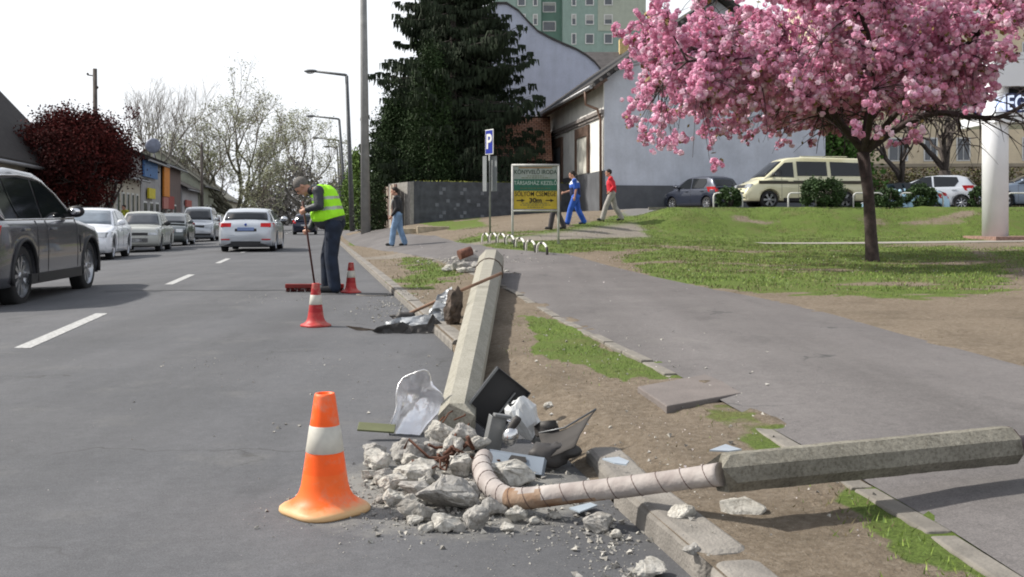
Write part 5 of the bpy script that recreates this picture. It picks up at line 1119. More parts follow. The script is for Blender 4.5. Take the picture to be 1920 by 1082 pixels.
def person(label, loc, rz, J, cloth, vox=.012, scale=1.0, hairm=HAIRD, tilt=0, belly=None, vest=None, short=False, coat_len=0, extra=None, hood=None, fat=1.0):
    hr_ = J.get('hr', .1); t = thing('person', label, 'person', loc, rz); t.scale = (scale,) * 3; g = {k: Vector(v) for k, v in J.items() if k != 'hr'}; A = ((g['shL'], g['elL'], g['haL']), (g['shR'], g['elR'], g['haR'])); Lg = ((g['hipL'], g['knL'], g['anL'], g['toL']), (g['hipR'], g['knR'], g['anR'], g['toR']))
    m = MB(); P, M, k = head(m, g['head'], tilt, hr_); caps(m, g['neck'], g['head'] + Vector((.01, 0, -.05)), .06, .055); caps(m, g['chest'], g['neck'], .12, .07); caps(m, g['chest'], g['pelvis'], .13 * fat, .13 * fat)
    for s_, e, h in A: caps(m, g['neck'] * .5 + s_ * .5, s_, .06, .055); caps(m, s_, e, .05, .04); caps(m, e, h, .04, .028); hand(m, h, (h - e) if 'hd' not in J else J['hd'], J.get('hs', (-1, 0, .2)))
    for h, kn, a, to in Lg: caps(m, h, kn, .085, .055); caps(m, kn, a, .055, .038); caps(m, a, to, .036, .03)
    body = remesh(m.build('body', SKIN, t, fix=False), vox * .8, 2)
    # hair
    m = MB(); m.ball(P(.012, 0, .035), (.103 * k, .084 * k, .105 * k), 18, M=M); o = m.build('hair', hairm, t); bm = bmesh.new(); bm.from_mesh(o.data)
    pt = P(-.055, 0, .02); nrm = M @ Vector((-.75, 0, -.62)); bmesh.ops.bisect_plane(bm, geom=bm.verts[:] + bm.edges[:] + bm.faces[:], plane_co=P(-.03, 0, .02), plane_no=M @ Vector((-.62, 0, -.78)), clear_outer=True); bm.to_mesh(o.data); bm.free()
    m = MB()
    for s in (1, -1): m.ball(P(-.088, s * .032, .008), (.012 * k, .014 * k, .009 * k), 8)
    m.build('eyes', mat('eye_dark', (.03, .025, .02), .3), t)
    # trousers
    m = MB(); w = .028 * fat
    for h, kn, a, to in Lg: caps(m, h, kn, .10 + w * .7, .072 + w * .7); caps(m, kn, a + Vector((0, 0, .01)), .074 + w * .6, .066 + w * .7)
    caps(m, g['hipL'], g['hipR'], .105 * fat, .105 * fat); caps(m, g['pelvis'], g['pelvis'] * .8 + g['chest'] * .2, .145 * fat, .14 * fat)
    if belly: m.ball(belly[0], belly[1] * .9, 12)
    remesh(m.build('trousers', cloth['legs'], t, fix=False), vox, 3)
    # jacket
    m = MB(); caps(m, g['chest'], g['pelvis'] * .85 + g['chest'] * .15, .155 * fat, .16 * fat); caps(m, A[0][0], A[1][0], .085, .085); caps(m, g['chest'], g['neck'], .15, .075); 
    if belly: m.ball(belly[0], belly[1], 14)
    for s_, e, h in A:
        ee = e if not short else s_.lerp(e, .8); caps(m, s_, ee, .075, .066)
        if not short: caps(m, e, h.lerp(e, .08), .064, .046)
    if hood: caps(m, g['neck'] + Vector((.03, -.06, -.01)), g['neck'] + Vector((.03, .06, -.01)), .06, .06)
    jk = remesh(m.build('jacket', cloth['top'], t, fix=False), vox, 3)
    if extra: extra(t, g, A, jk)
    # shoes
    for h, kn, a, to in Lg:
        d = (to - a); d.z = 0; d = d.normalized(); m = MB(); f = Vector((a.x, a.y, min(a.z, to.z) + .0)); caps(m, a + Vector((0, 0, -.02)) - d * .02, to + Vector((0, 0, .012)), .052, .042); m.ball(a - d * .03 + Vector((0, 0, -.04)), .045, 10)
        remesh(m.build('shoe', cloth.get('shoes', SHOE), t, fix=False), .01, 2)
    return t
# walking figure facing -x
def walkJ(st=.25, arm=.12, H=1.0, lean=0.0, back=.0):
    return dict(head=(-.06 - lean, 0, 1.62), neck=(0 - lean, 0, 1.46), chest=(.01 - lean * .7, 0, 1.28), pelvis=(.02, 0, .98), shL=(0 - lean, -.18, 1.42), shR=(.02 - lean, .18, 1.42), elL=(.05 - arm * .6, -.22, 1.13), elR=(.05 + arm, .22, 1.14), haL=(-.10 - arm, -.2, .90), haR=(.0 + arm, .22, .88),
        hipL=(.02, -.09, .93), hipR=(.02, .09, .93), knL=(-.02 - st * .55, -.09, .50), knR=(.02 + st * .35, .09, .50), anL=(0 - st, -.09, .085), anR=(.06 + st, .09, .11), toL=(-.15 - st, -.10, .05), toR=(-.08 + st, .10, .045))
JEAN = mat('blue_jeans', (.16, .25, .38), .85, var=.3, scale=5, bump=.3); DJEAN = mat('dark_jeans', (.012, .019, .036), .85, var=.4, scale=7, bump=.4); BJACK = mat('black_jacket', (.012, .012, .014), .6, var=.3, scale=6, bump=.4, bscale=12); GJACK = mat('quilted_dark_grey', (.026, .03, .037), .5, var=.35, scale=10, bump=.7, bscale=22)
# road sweeper
WY_, WX_ = 14.3, -2.5
VEST = mat('hi_vis', (.38, .88, .02), .7, var=.08, scale=6, bump=.4, bscale=14); BAND = mat('reflective_band', (.36, .40, .33), .35, .3)
J = dict(head=(-.385, 0, 1.475), neck=(-.22, 0, 1.43), chest=(-.08, 0, 1.27), pelvis=(.06, 0, .98), shL=(-.13, -.20, 1.40), shR=(-.15, .17, 1.38), elL=(-.10, -.27, 1.20), elR=(-.22, .20, 1.10), haL=(-.29, -.17, 1.155), haR=(-.30, .10, .88),
    hipL=(.06, -.09, .92), hipR=(.05, .10, .92), knL=(.03, -.10, .50), knR=(-.06, .10, .50), anL=(.08, -.10, .09), anR=(-.06, .13, .09), toL=(-.10, -.14, .05), toR=(-.23, .16, .05), hr=.102, hs=(-.3, 0, 1), hd=(-.8, .3, -.4))
def vest(t, g, A, jk):
    m = MB(); caps(m, g['chest'] + Vector((.01, 0, .04)), g['pelvis'] * .72 + g['chest'] * .28 + Vector((-.01, 0, 0)), .185, .19); m.ball((-.075, 0, 1.09), (.195, .20, .18), 14); caps(m, Vector((-.11, -.13, 1.41)), Vector((-.13, .11, 1.39)), .085, .085); caps(m, g['chest'] + Vector((.02, 0, .05)), g['neck'] + Vector((.03, 0, -.05)), .17, .09)
    o = remesh(m.build('hi_vis_vest', [VEST, BAND], t, fix=False), .011, 3); bm = bmesh.new(); bm.from_mesh(o.data)
    ax = (g['chest'] - g['pelvis']).normalized()
    low = g['pelvis'] + ax * .055
    bmesh.ops.bisect_plane(bm, geom=bm.verts[:] + bm.edges[:] + bm.faces[:], plane_co=low, plane_no=-(ax + Vector((.15, 0, 0))).normalized(), clear_outer=True)
    bmesh.ops.bisect_plane(bm, geom=bm.verts[:] + bm.edges[:] + bm.faces[:], plane_co=g['neck'] + Vector((-.02, 0, .0)), plane_no=Vector((-.8, 0, .6)), clear_outer=True)
    tilt = (ax + Vector((.35, 0, 0))).normalized()
    for f in bm.faces:
        d = (f.calc_center_median() - low).dot(tilt)
        f.material_index = 1 if (.12 < d < .165 or .265 < d < .305) else 0
    bm.to_mesh(o.data); bm.free(); sd = o.modifiers.new('s', 'SOLIDIFY'); sd.thickness = .006; sd.offset = 1
    m = MB(); caps(m, g['neck'] + Vector((-.02, -.05, -.02)), g['neck'] + Vector((-.02, .05, -.02)), .066, .066); remesh(m.build('collar', BJACK, t, fix=False), .012, 2)
person('man in a yellow green high visibility vest bending forward over a broom', (WX_, WY_, 0), 0, J, dict(top=GJACK, legs=DJEAN), vox=.011, hairm=HAIRG, tilt=1.0, belly=((-.07, 0, 1.06), .185), extra=vest, fat=1.08)
# his broom
r = thing('push_broom', 'wide red push broom standing on the road under his hands', 'broom', (WX_ - .27, WY_ + .30, 0)); r['label'] = 'wide red push broom held by the man in the yellow vest'
RED = mat('broom_red', (.20, .018, .014), .6, var=.25, scale=6); m = MB(); m.tube([(.0, 0, .10), (-.085, -.42, 1.26)], .014, 8); m.build('handle', mat('broom_handle', (.09, .03, .025), .5), r)
m = MB(); m.b2(-.41, .41, -.035, .035, .055, .115); m.build('head', RED, r, bevel=.008); m = MB(); rr_ = random.Random(2)
for k in range(420): x = rr_.uniform(-.405, .405); y = rr_.uniform(-.033, .033); m.tube([(x, y, .06), (x + rr_.gauss(0, .008), y + rr_.gauss(0, .01), .003)], .0028, 3)
m.build('bristles', mat('bristle_dark', (.10, .012, .01), .8), r, fix=False)
# pedestrian with black jacket
def lapels(t, g, A, jk):
    m = MB(); m.tube([(-.125, -.09, 1.40), (-.165, -.09, 1.28), (-.175, -.07, 1.10)], .014, 6); m.tube([(-.09, -.12, 1.44), (.0, -.13, 1.47)], .014, 6); m.build('pale_lapel', mat('pale_trim', (.42, .44, .42), .7), t)
ped = lambda x, y, Y: Vector((at(x, 0, Y).x, Y, 1 - (y - HZ) / F * Y))
p = ped(745, 0, 30.5); z = hz_(p.x, 30.5) + .012
person('pedestrian in a black jacket and light jeans walking left on the footpath', (p.x, 30.5, z), 0, walkJ(.15, .04, lean=.02), dict(top=BJACK, legs=JEAN), extra=lapels)['label'] = 'pedestrian in a black jacket and light jeans walking on the footpath'
BLU = mat('royal_blue_cloth', (.02, .09, .42), .7, var=.25, scale=6, bump=.3); WHC = mat('white_cloth', (.65, .68, .75), .8)
def yoke(t, g, A, jk):
    jk.data.materials.append(WHC); jk.data.materials.append(mat('navy_cloth', (.012, .02, .07), .8))
    for f in jk.data.polygons:
        c = f.center
        if c.z > 1.33 + .25 * (c.x + .05) + .12 * abs(c.y) * 0 and abs(c.y) < .2: f.material_index = 1
        elif c.z < 1.20 and abs(c.y) < .17: f.material_index = 2
p = ped(1078, 0, 33.6); J = walkJ(.24, .05, lean=.03); J['elL'] = (.02, -.23, 1.14); J['haL'] = (-.02, -.22, .90); J['elR'] = (-.1, .22, 1.12); J['haR'] = (-.33, .2, 1.05)
person('broad man in a blue and white tracksuit with short sleeves, walking', (p.x, 33.6, hz_(p.x, 33.6) + .005), 0, J, dict(top=BLU, legs=BLU, shoes=mat('navy_shoe', (.02, .03, .08), .6)), short=True, extra=yoke, fat=1.15)
p = ped(1146, 0, 34.9); J = walkJ(.30, .05, lean=.03); J['elL'] = (.08, -.23, 1.15); J['haL'] = (-.06, -.22, 1.0)
person('man in a red hooded jacket and pale grey trousers striding', (p.x, 34.9, hz_(p.x, 34.9) + .005), 0, J, dict(top=mat('red_cloth', (.55, .02, .035), .75, var=.2, scale=6, bump=.3), legs=mat('grey_cloth', (.30, .285, .26), .85, var=.2)), hood=True)
p = ped(1043, 0, 32.4); person('person mostly hidden behind the notice board, only dark legs showing', (p.x, 32.4, hz_(p.x, 32.4)), 0, walkJ(.2, .05), dict(top=mat('brown_cloth', (.08, .05, .04), .8), legs=mat('charcoal_cloth', (.05, .045, .05), .85)), scale=.93)
p = ped(697, 0, 56); person('distant pedestrian in dark clothes behind the concrete mast', (p.x, 56, hz_(p.x, 56)), R(40), walkJ(.1, .05), dict(top=BJACK, legs=DJEAN), vox=.02, scale=.95)
p = ped(234, 0, 52); person('distant person in a yellow top behind the parked white saloon', (p.x, 52, .05), R(60), walkJ(.1, .05), dict(top=mat('yellow_cloth', (.45, .45, .05), .8), legs=DJEAN), vox=.02)
# ================================================================ CONES
def cone(label, x, y, h, rb, m1, m2, mw, lean=0, ybase=None):
    q = on(x, y); t = thing('traffic_cone', label, 'traffic cone', (q.x, q.y, 0), 0); s = h / .42; n = 40
    m = MB(); pr = [(0, .0), (rb * .97, .0), (rb, .006), (rb * .99, .016), (rb * .93, .024), (rb * .80, .034), (rb * .68, .048), (rb * .60, .068), (rb * .545, .095), (rb * .50, .14)]
    vs = []; fs = []
    for r_, z in pr:   # rounded eight-sided foot
        for j in range(n):
            a = 2 * PI * j / n; f = 1 + (.07 * math.cos(4 * a) if z < .03 else .03 * math.cos(4 * a) * max(0, 1 - z / .07)); vs.append((r_ * f * math.cos(a), r_ * f * math.sin(a), z * s))
    for i in range(len(pr) - 1):
        for j in range(n): j2 = (j + 1) % n; fs.append((i * n + j, i * n + j2, (i + 1) * n + j2, (i + 1) * n + j))
    m.add(vs, fs, 0, True); b = m.build('base', m2, t)
    r0 = rb * .50; rt = .036 * s; R_ = lambda z: r0 + (rt - r0) * (z - .14) / (.42 - .14)
    m = MB(); m.lathe([(R_(.14), .14 * s), (R_(.215), .215 * s), (R_(.305), .305 * s), (R_(.41), .41 * s), (R_(.42) * .96, .42 * s), (R_(.42) * .8, .42 * s), (R_(.4) * .75, .38 * s), (.002, .37 * s)], n=n); m.build('cone_body', m1, t)
    m = MB(); m.lathe([(R_(.213), .213 * s), (R_(.215) + .002, .215 * s), (R_(.305) + .002, .305 * s), (R_(.307), .307 * s)], n=n); m.build('reflective_sleeve', mw, t); return t
def conemat(name, c, dirt=(.45, .36, .26), edge=None, tr=.12):
    m = mat(name, c, .5, var=.08, scale=14, sss=.0); n, b = nodes_of(m); b.inputs['Specular IOR Level'].default_value = .3; l = n.links.new; src = b.inputs['Base Color'].links[0].from_socket
    t = n.nodes.new('ShaderNodeTexCoord'); z = N(n, 'ShaderNodeTexNoise', Scale=9.0, Detail=6, Roughness=.7); l(t.outputs['Object'], z.inputs['Vector']); f = ramp(n, z.outputs[0], [(.5, (0, 0, 0)), (.68, (.45, .45, .45))])
    c2 = mixc(n, f, src, dirt)
    if edge:
        sp_ = n.nodes.new('ShaderNodeSeparateXYZ'); l(t.outputs['Object'], sp_.inputs[0]); ad = N(n, 'ShaderNodeMath', operation='MULTIPLY_ADD'); l(z.outputs[0], ad.inputs[0]); ad.inputs[1].default_value = -.035; l(sp_.outputs[2], ad.inputs[2])
        f2 = ramp(n, ad.outputs[0], [(.0, (1, 1, 1)), (.022, (0, 0, 0))]); c2 = mixc(n, f2, c2, edge)
    l(c2, b.inputs['Base Color']); return m
OC = conemat('cone_orange', (.95, .115, .012)); OB = conemat('cone_orange_base', (.92, .14, .02), edge=(.62, .40, .20)); RC = conemat('cone_red', (.33, .016, .02)); RB_ = conemat('cone_red_base', (.42, .035, .035)); SL = mat('cone_sleeve', (.52, .50, .44), .5, var=.15, scale=14)
cone('orange traffic cone with a white sleeve, largest and nearest of the cones', 609, 957, .405, .148, OC, OB, SL)
cone('dull red traffic cone standing alone on the road behind the orange one', 592, 612, .41, .138, RC, RB_, SL)
cone('small red traffic cone beside the boots of the man sweeping', 658, 549, .42, .135, RC, RB_, SL)
# flat dark disc with a paler ring by the kerb
q = on(703, 553); t = thing('drain_cover', 'flat dark round drain cover in the gutter near the far red cone', 'drain cover', (q.x, q.y, .003)); m = MB(); m.lathe([(0, .004), (.2, .004), (.205, 0)], n=30); m.build('cover', mat('cast_iron', (.03, .03, .032), .7, var=.3, scale=30), t); m = MB(); m.lathe([(.207, .0), (.207, .007), (.25, .007), (.25, 0)], n=30); m.build('ring', KERB, t)

# ================================================================ FALLEN POST
def concrete(name, c1, c2, speck=90, bump=.7):
    m = bpy.data.materials.new(name); m.use_nodes = True; n, b = nodes_of(m); l = n.links.new; b.inputs['Roughness'].default_value = .93; b.inputs['Specular IOR Level'].default_value = .2; t = n.nodes.new('ShaderNodeTexCoord')
    def z(s, d=6, r=.6): q = N(n, 'ShaderNodeTexNoise', Scale=s, Detail=d, Roughness=r); l(t.outputs['Object'], q.inputs['Vector']); return q.outputs[0]
    c = ramp(n, z(7), [(.3, c1), (.7, c2)]); c = mixc(n, .7, c, ramp(n, z(speck, 3, .7), [(.34, (.55, .53, .5)), (.5, (1, 1, 1)), (.68, (1.3, 1.3, 1.28))]), 'MULTIPLY')
    v = N(n, 'ShaderNodeTexVoronoi', Scale=speck * .7); l(t.outputs['Object'], v.inputs['Vector']); c = mixc(n, ramp(n, v.outputs['Distance'], [(.06, (1, 1, 1)), (.12, (0, 0, 0))]), c, Vector(c1) * .55)
    l(c, b.inputs['Base Color']); bp = N(n, 'ShaderNodeBump', Strength=bump, Distance=.006); l(z(speck * .6, 6, .75), bp.inputs['Height']); l(bp.outputs[0], b.inputs['Normal']); return m
PC = concrete('post_concrete', (.25, .24, .20), (.33, .315, .27), 110, .5); RKM = [concrete('rubble_pale', (.36, .345, .31), (.49, .47, .43), 55, 1.0), concrete('rubble_grey', (.26, .25, .235), (.37, .355, .33), 60, .9), concrete('rubble_dark', (.20, .19, .175), (.30, .285, .26), 60, .9)]
MOSS = concrete('mossy_concrete', (.15, .14, .115), (.26, .245, .205), 80, 1.0)
def octo(m, A, B, ra, rb, n=8, rot=0, seg=10, jag=0, seed=1, ends=(0, 0)):
    A = Vector(A); B = Vector(B); t = (B - A).normalized(); a = t.cross(Vector((0, 0, 1))).normalized(); b = a.cross(t); rd = random.Random(seed); vs = []; fs = []
    for i in range(seg + 1):
        f = i / seg; c = A.lerp(B, f); r_ = ra + (rb - ra) * f
        for j in range(n):
            q = 2 * PI * (j + .5) / n + rot; ex = 0
            if (i == 0 and ends[0]) or (i == seg and ends[1]): ex = rd.uniform(-1, 1) * (ends[0] if i == 0 else ends[1])
            vs.append(c + (a * math.cos(q) + b * math.sin(q)) * r_ * (1 + (rd.uniform(-jag, jag) if 0 < i < seg else 0)) + t * ex)
    for i in range(seg):
        for j in range(n): j2 = (j + 1) % n; fs.append((i * n + j, i * n + j2, (i + 1) * n + j2, (i + 1) * n + j))
    fs += [tuple(range(n))[::-1], tuple(seg * n + j for j in range(n))]; m.add(vs, fs)
A = at(856, 792, 4.62); B = Vector((-.33, 16.6, .345)); t = thing('fallen_lamp_post', 'long snapped octagonal concrete lamp post lying along the verge', 'lamp post', (A.x, A.y, 0)); O = Vector((A.x, A.y, 0)); t['label'] = 'long snapped eight-sided concrete lamp post lying along the verge'
m = MB(); octo(m, A - O, B - O, .088, .212, 8, 0, 14, ends=(.03, 0)); m.build('shaft', PC, t)
m = MB(); octo(m, B - O, B - O + Vector((0, .16, 0)), .21, .11, 8, 0, 2, ends=(0, .03)); m.build('butt_end', PC, t, bevel=.006)
f = .80; c_ = A.lerp(B, f) - O; rr_ = .088 + .124 * f + .004; m = MB(); ring = [c_ + Vector((math.cos(q) * rr_ * 1.0, 0 + .03 * math.sin(q), math.sin(q) * rr_ * 1.0)) for q in np.linspace(0, 2 * PI, 17)]; m.tube(ring, .008, 6, cap=False); m.build('wire_band', mat('rusty_wire', (.10, .07, .05), .8), t)
m = MB(); rd = random.Random(7)
for k in range(7):
    a = k * .9; p = A - O + Vector((math.cos(a) * .06, .03, math.sin(a) * .05)); m.tube([p, p + Vector((rd.uniform(-.02, .02), -.06, rd.uniform(-.01, .01))), p + Vector((rd.uniform(-.05, .05), -.10, rd.uniform(-.04, .01)))], .0035, 5)
m.build('reinforcing_bars', mat('rust', (.13, .055, .03), .9, var=.4, scale=30), t)
# broken upper piece with conduit
L0 = at(1352, 887, 3.16); L1 = at(1892, 834, 3.49); t = thing('broken_post_top', 'weathered mossy upper end of the post with a wrapped pipe out of its end', 'lamp post', (L0.x, L0.y, 0)); O = Vector((L0.x, L0.y, 0)); t['label'] = 'mossy broken off post top with a bent wrapped pipe sticking out'
m = MB(); octo(m, L0 - O, L1 - O, .061, .065, 8, .1, 26, jag=.022, ends=(.035, .008)); m.build('shaft', MOSS, t)
dv = (L1 - L0).normalized(); m = MB(); m.tube([L1 - O, L1 - O + dv * .02, L1 - O + dv * .55 + Vector((0, 0, -.03)), L1 - O + dv * .75 + Vector((0, .02, -.14))], [.062, .03, .03, .03], 14); m.build('steel_pipe', mat('dark_pipe', (.075, .05, .055), .6, .2), t)
CON = mat('wrapped_conduit', (.26, .225, .21), .75, col2=(.42, .385, .36), scale=10, bump=.4, bscale=50); RUSTP = mat('rusted_conduit', (.17, .085, .04), .85, col2=(.30, .22, .16), scale=14, bump=.4)
cp = [(1352, 889, 3.16, .036), (1300, 896, 3.22, .033), (1240, 904, 3.28, .033), (1180, 912, 3.34, .034), (1120, 919, 3.40, .034), (1060, 926, 3.46, .035), (1010, 932, 3.50, .036), (972, 935, 3.54, .037), (944, 930, 3.60, .038), (922, 914, 3.68, .038), (908, 892, 3.78, .038), (903, 872, 3.92, .036), (908, 858, 4.05, .034)]
P = [at(x, y, Y) - O for x, y, Y, r_ in cp]
def dense(P, rs, k=4):
    out = []; ro = []
    for i in range(len(P) - 1):
        p0, p1, p2, p3 = P[max(i - 1, 0)], P[i], P[i + 1], P[min(i + 2, len(P) - 1)]
        for s in np.arange(0, 1, 1 / k): out.append(.5 * ((2 * p1) + (p2 - p0) * s + (2 * p0 - 5 * p1 + 4 * p2 - p3) * s * s + (3 * p1 - p0 - 3 * p2 + p3) * s ** 3)); ro.append(rs[i] + (rs[i + 1] - rs[i]) * s)
    return out + [P[-1]], ro + [rs[-1]]
D, RR = dense(P, [c[3] for c in cp]); m = MB(); i0, i1 = 22, 29
m.tube(D, RR, 16); cd = m.build('conduit', [CON, RUSTP], t)
for p in cd.data.polygons:
    y = p.center.x
    w_ = p.center + O; xx_, yy_ = px(*w_)
    if 940 < xx_ < 1015 and math.sin(xx_ * .12) * 6 + (yy_ - 928) > -6 or (1015 <= xx_ < 1130 and yy_ > 936): p.material_index = 1
m = MB()
for i in range(2, len(D) - 2, 3 if False else 3):
    c = D[i]; tt = (D[i + 1] - D[i - 1]).normalized(); a = tt.cross(Vector((0, 0, 1))).normalized(); b_ = a.cross(tt); r_ = RR[i] + .0008
    m.tube([c + (a * math.cos(q) + b_ * math.sin(q)) * r_ + tt * .016 * math.sin(q + .6) for q in np.linspace(0, 2 * PI, 17)], .0013, 5, cap=False)
m.build('wrapping_seam', mat('seam_brown', (.11, .07, .06), .8), cd)

# ================================================================ RUBBLE
def rock(seed, size, flat=.7, pts=18):
    rd = random.Random(seed); bm = bmesh.new()
    for _ in range(pts):
        v = Vector((rd.gauss(0, 1), rd.gauss(0, 1), rd.gauss(0, 1))).normalized() * rd.uniform(.82, 1.05); bm.verts.new((v.x * size[0] / 2, v.y * size[1] / 2, v.z * size[2] / 2))
    r_ = bmesh.ops.convex_hull(bm, input=bm.verts); bmesh.ops.delete(bm, geom=list({g for g in r_['geom_interior'] + r_['geom_unused'] if isinstance(g, bmesh.types.BMVert)}), context='VERTS')
    bmesh.ops.bevel(bm, geom=bm.edges[:], offset=min(size) * .05, segments=1, affect='EDGES'); bmesh.ops.triangulate(bm, faces=bm.faces[:]); bmesh.ops.subdivide_edges(bm, edges=bm.edges[:], cuts=2, use_grid_fill=True)
    s = sum(size) / 3
    for v in bm.verts:
        e_ = math.sqrt((v.co.x * 2 / size[0]) ** 2 + (v.co.y * 2 / size[1]) ** 2 + (v.co.z * 2 / size[2]) ** 2)
        if e_ > 1.08: v.co *= 1.08 / e_
        q = v.co / s * 3 + Vector((seed, 0, 0)); v.co += v.co.normalized() * (noise.noise(q) * .10 + noise.noise(q * 3) * .05 + noise.noise(q * 8) * .02) * s
    me = bpy.data.meshes.new('concrete_lump'); bm.to_mesh(me); bm.free(); return me
def lump(x, yb, w, h, mi, label=None, seed=None, group='broken concrete lumps heaped where the post snapped', zoff=0, name='concrete_lump'):
    q = on(x, yb, zoff); k = F / q.y; W_ = w / k; H_ = h / k * .9; Y = q.y + W_ * .32; 
    me = rock(seed or int(x * 7 + yb), (W_ * 1.08, W_ * .8, H_ * 1.15)); me.materials.append(RKM[mi]); o = bpy.data.objects.new(name, me); COL.objects.link(o); o.location = ((x - 960) / F * Y, Y, zoff + H_ * .42); o.rotation_euler = (0, 0, random.Random(int(x)).uniform(-.4, .4))
    return tag(o, label or 'rough lump of broken grey concrete in the heap by the snapped post', 'concrete lump', group)
LP = [(838, 968, 125, 74, 1, 'largest rounded grey lump in the middle of the rubble heap'), (782, 908, 100, 50, 0, 'long pale wedge of concrete in the upper left of the heap'), (862, 897, 62, 48, 0, 'pale block next to the pipe bend'), (952, 915, 112, 58, 0, 'big pale lump lying inside the bend of the pipe'),
    (765, 870, 75, 52, 1, 'grey lump under the crumpled silver reflector'), (708, 884, 70, 42, 0, None), (700, 862, 50, 36, 1, None), (735, 952, 56, 34, 0, 'small pale lump at the cone side edge of the heap'), (785, 982, 82, 48, 2, 'dark grey lump at the front of the heap'), (838, 1000, 70, 40, 0, 'pale lump at the very front of the heap'),
    (892, 998, 62, 54, 1, 'grey lump at the front edge below the pipe'), (928, 972, 56, 44, 1, None), (968, 984, 46, 38, 0, None), (740, 925, 60, 40, 0, None), (815, 866, 62, 44, 1, None), (775, 935, 62, 40, 1, None), (878, 950, 60, 50, 1, None), (905, 925, 46, 40, 1, None), (720, 905, 40, 30, 1, None), (690, 900, 32, 24, 0, None), (870, 862, 50, 34, 2, None),
    (905, 880, 44, 30, 2, None), (800, 1000, 34, 22, 0, None), (950, 1000, 34, 22, 0, None), (998, 985, 30, 20, 0, None), (860, 1000, 30, 22, 1, None), (716, 945, 30, 20, 1, None), (1040, 975, 30, 16, 0, None),
    (1120, 1002, 66, 46, 1, 'grey lump in the gutter under the pipe'), (1155, 1014, 24, 22, 0, 'small white lump beside the gutter lump'), (1212, 1090, 92, 36, 0, 'pale lump in the gutter at the edge of the picture'), (822, 838, 64, 50, 0, 'pale lump wedged under the snapped end of the post'), (855, 846, 66, 46, 1, None), (890, 850, 50, 40, 1, None), (840, 868, 50, 34, 0, None), (878, 872, 44, 28, 2, None)]
LP[30] = (1212, 1090, 92, 36, 0, 'pale lump in the gutter beside the two rounded kerb stones')
for i, (x, y, w, h, mi, lb) in enumerate(LP): lump(x, y, w, h, mi, lb, seed=i * 13 + 5)
for x, y, w, h, mi, lb in ((1272, 984, 66, 42, 0, 'elongated pale lump lying on the nearest soil strip by the kerb'), (1393, 978, 96, 44, 0, 'flat pale lump on the soil below the mossy post top'), (1030, 768, 26, 16, 0, 'small pale stone on the soil behind the black tray'), (1298, 1042, 40, 22, 1, 'small grey lump between two kerb stones')):
    o = lump(x, y, w, h, mi, lb, zoff=.07 if y > 800 else .08)
# second heap at the far end of the post
H2 = [(862, 508, 40, 18, 1), (880, 495, 40, 24, 1), (845, 506, 26, 10, 0), (872, 488, 24, 16, 2), (892, 505, 24, 14, 1), (858, 492, 22, 16, 1), (838, 510, 22, 8, 0), (868, 512, 24, 10, 0), (890, 484, 20, 14, 1), (948, 512, 20, 8, 1), (965, 516, 16, 6, 2), (880, 512, 20, 10, 0)]
for i, (x, y, w, h, mi) in enumerate(H2): lump(x, y, w * 1.1, h * 1.3, mi, 'grey broken lump in the small far heap at the thick end of the post', seed=300 + i, group='lumps of the small far heap', zoff=.14)
q = at(872, 474, 17.6); m = MB(); m.tube([(-.10, 0, 0), (.10, .1, .07)], [.085, .08], 12); bk = m.build('rusty_collar', mat('rusty_orange', (.15, .065, .045), .85, var=.35, scale=20)); bk.location = (q.x, q.y, .42); tag(bk, 'rusty brown collar on top of the small far heap', 'metal collar')
m = MB(); rd = random.Random(44)
# rusty cable ends in the heap
for k in range(16):
    p = at(rd.uniform(815, 905), rd.uniform(850, 872), 4.15 + rd.uniform(-.1, .15)); p.z = max(p.z, .06); pts = [p]
    for s in range(4): p = p + Vector((rd.gauss(0, .03), rd.gauss(0, .02), rd.gauss(0, .022))); p.z = max(.02, p.z); pts.append(p)
    m.tube(pts, rd.choice((.004, .006, .009)), 6)
tag(m.build('cable_ends', mat('rust_brown', (.10, .042, .025), .85, var=.5, scale=20), fix=False), 'tangle of rusty brown cable ends in the middle of the rubble', 'cables')
# crumbs and gravel (uncountable)
def crumbs(name, label, spots, seed, mats):
    rg = np.random.default_rng(seed); V = []; MI = []; tet = np.array([(1, 1, 1), (1, -1, -1), (-1, 1, -1), (-1, -1, 1)], float) / 1.7
    for (cx, cy, rx, ry, n, s0, s1) in spots:
        for _ in range(n):
            x = rg.normal(cx, rx); y = rg.normal(cy, ry); X_ = x; Y_ = y; s = s0 + (s1 - s0) * rg.random() ** 3; d = X_ - kerbX(Y_)
            z = 0 if d < 0 else max(hz_(X_, Y_), .08) + .008; A_ = np.linalg.qr(rg.normal(0, 1, (3, 3)))[0]; tt = tet @ A_ * s * np.array([1, 1, .8]); tt[:, 2] += z + s * .35; tt[:, 0] += X_; tt[:, 1] += Y_
            c5 = tt.mean(0) + rg.normal(0, 1, 3) * s * .3
            for f in ((0, 1, 2), (0, 3, 1), (0, 2, 3), (1, 3, 2)): V += [tt[f[0]], tt[f[1]], tt[f[2]]]
            MI += [rg.choice([0, 1, 2], p=[.5, .4, .1])] * 4
    tag(npmesh(name, np.array(V), 3, mats, mi=MI), label, 'gravel', kind='stuff')
e = lambda x, y: on(x, y)
def sp_(x, y, rx, ry, n, s0, s1): q = on(x, y); return (q.x, q.y, rx, ry, n, s0, s1)
_rk = random.Random(71)
for i in range(34):
    x = _rk.gauss(835, 70); y = _rk.gauss(915, 42)
    if 672 < x < 1010 and 845 < y < 1005 and not (x > 905 and 880 < y < 950): s_ = _rk.uniform(.6, 1.25); lump(x, y, 38 * s_, 27 * s_, _rk.choice((0, 0, 1)), None, seed=900 + i)
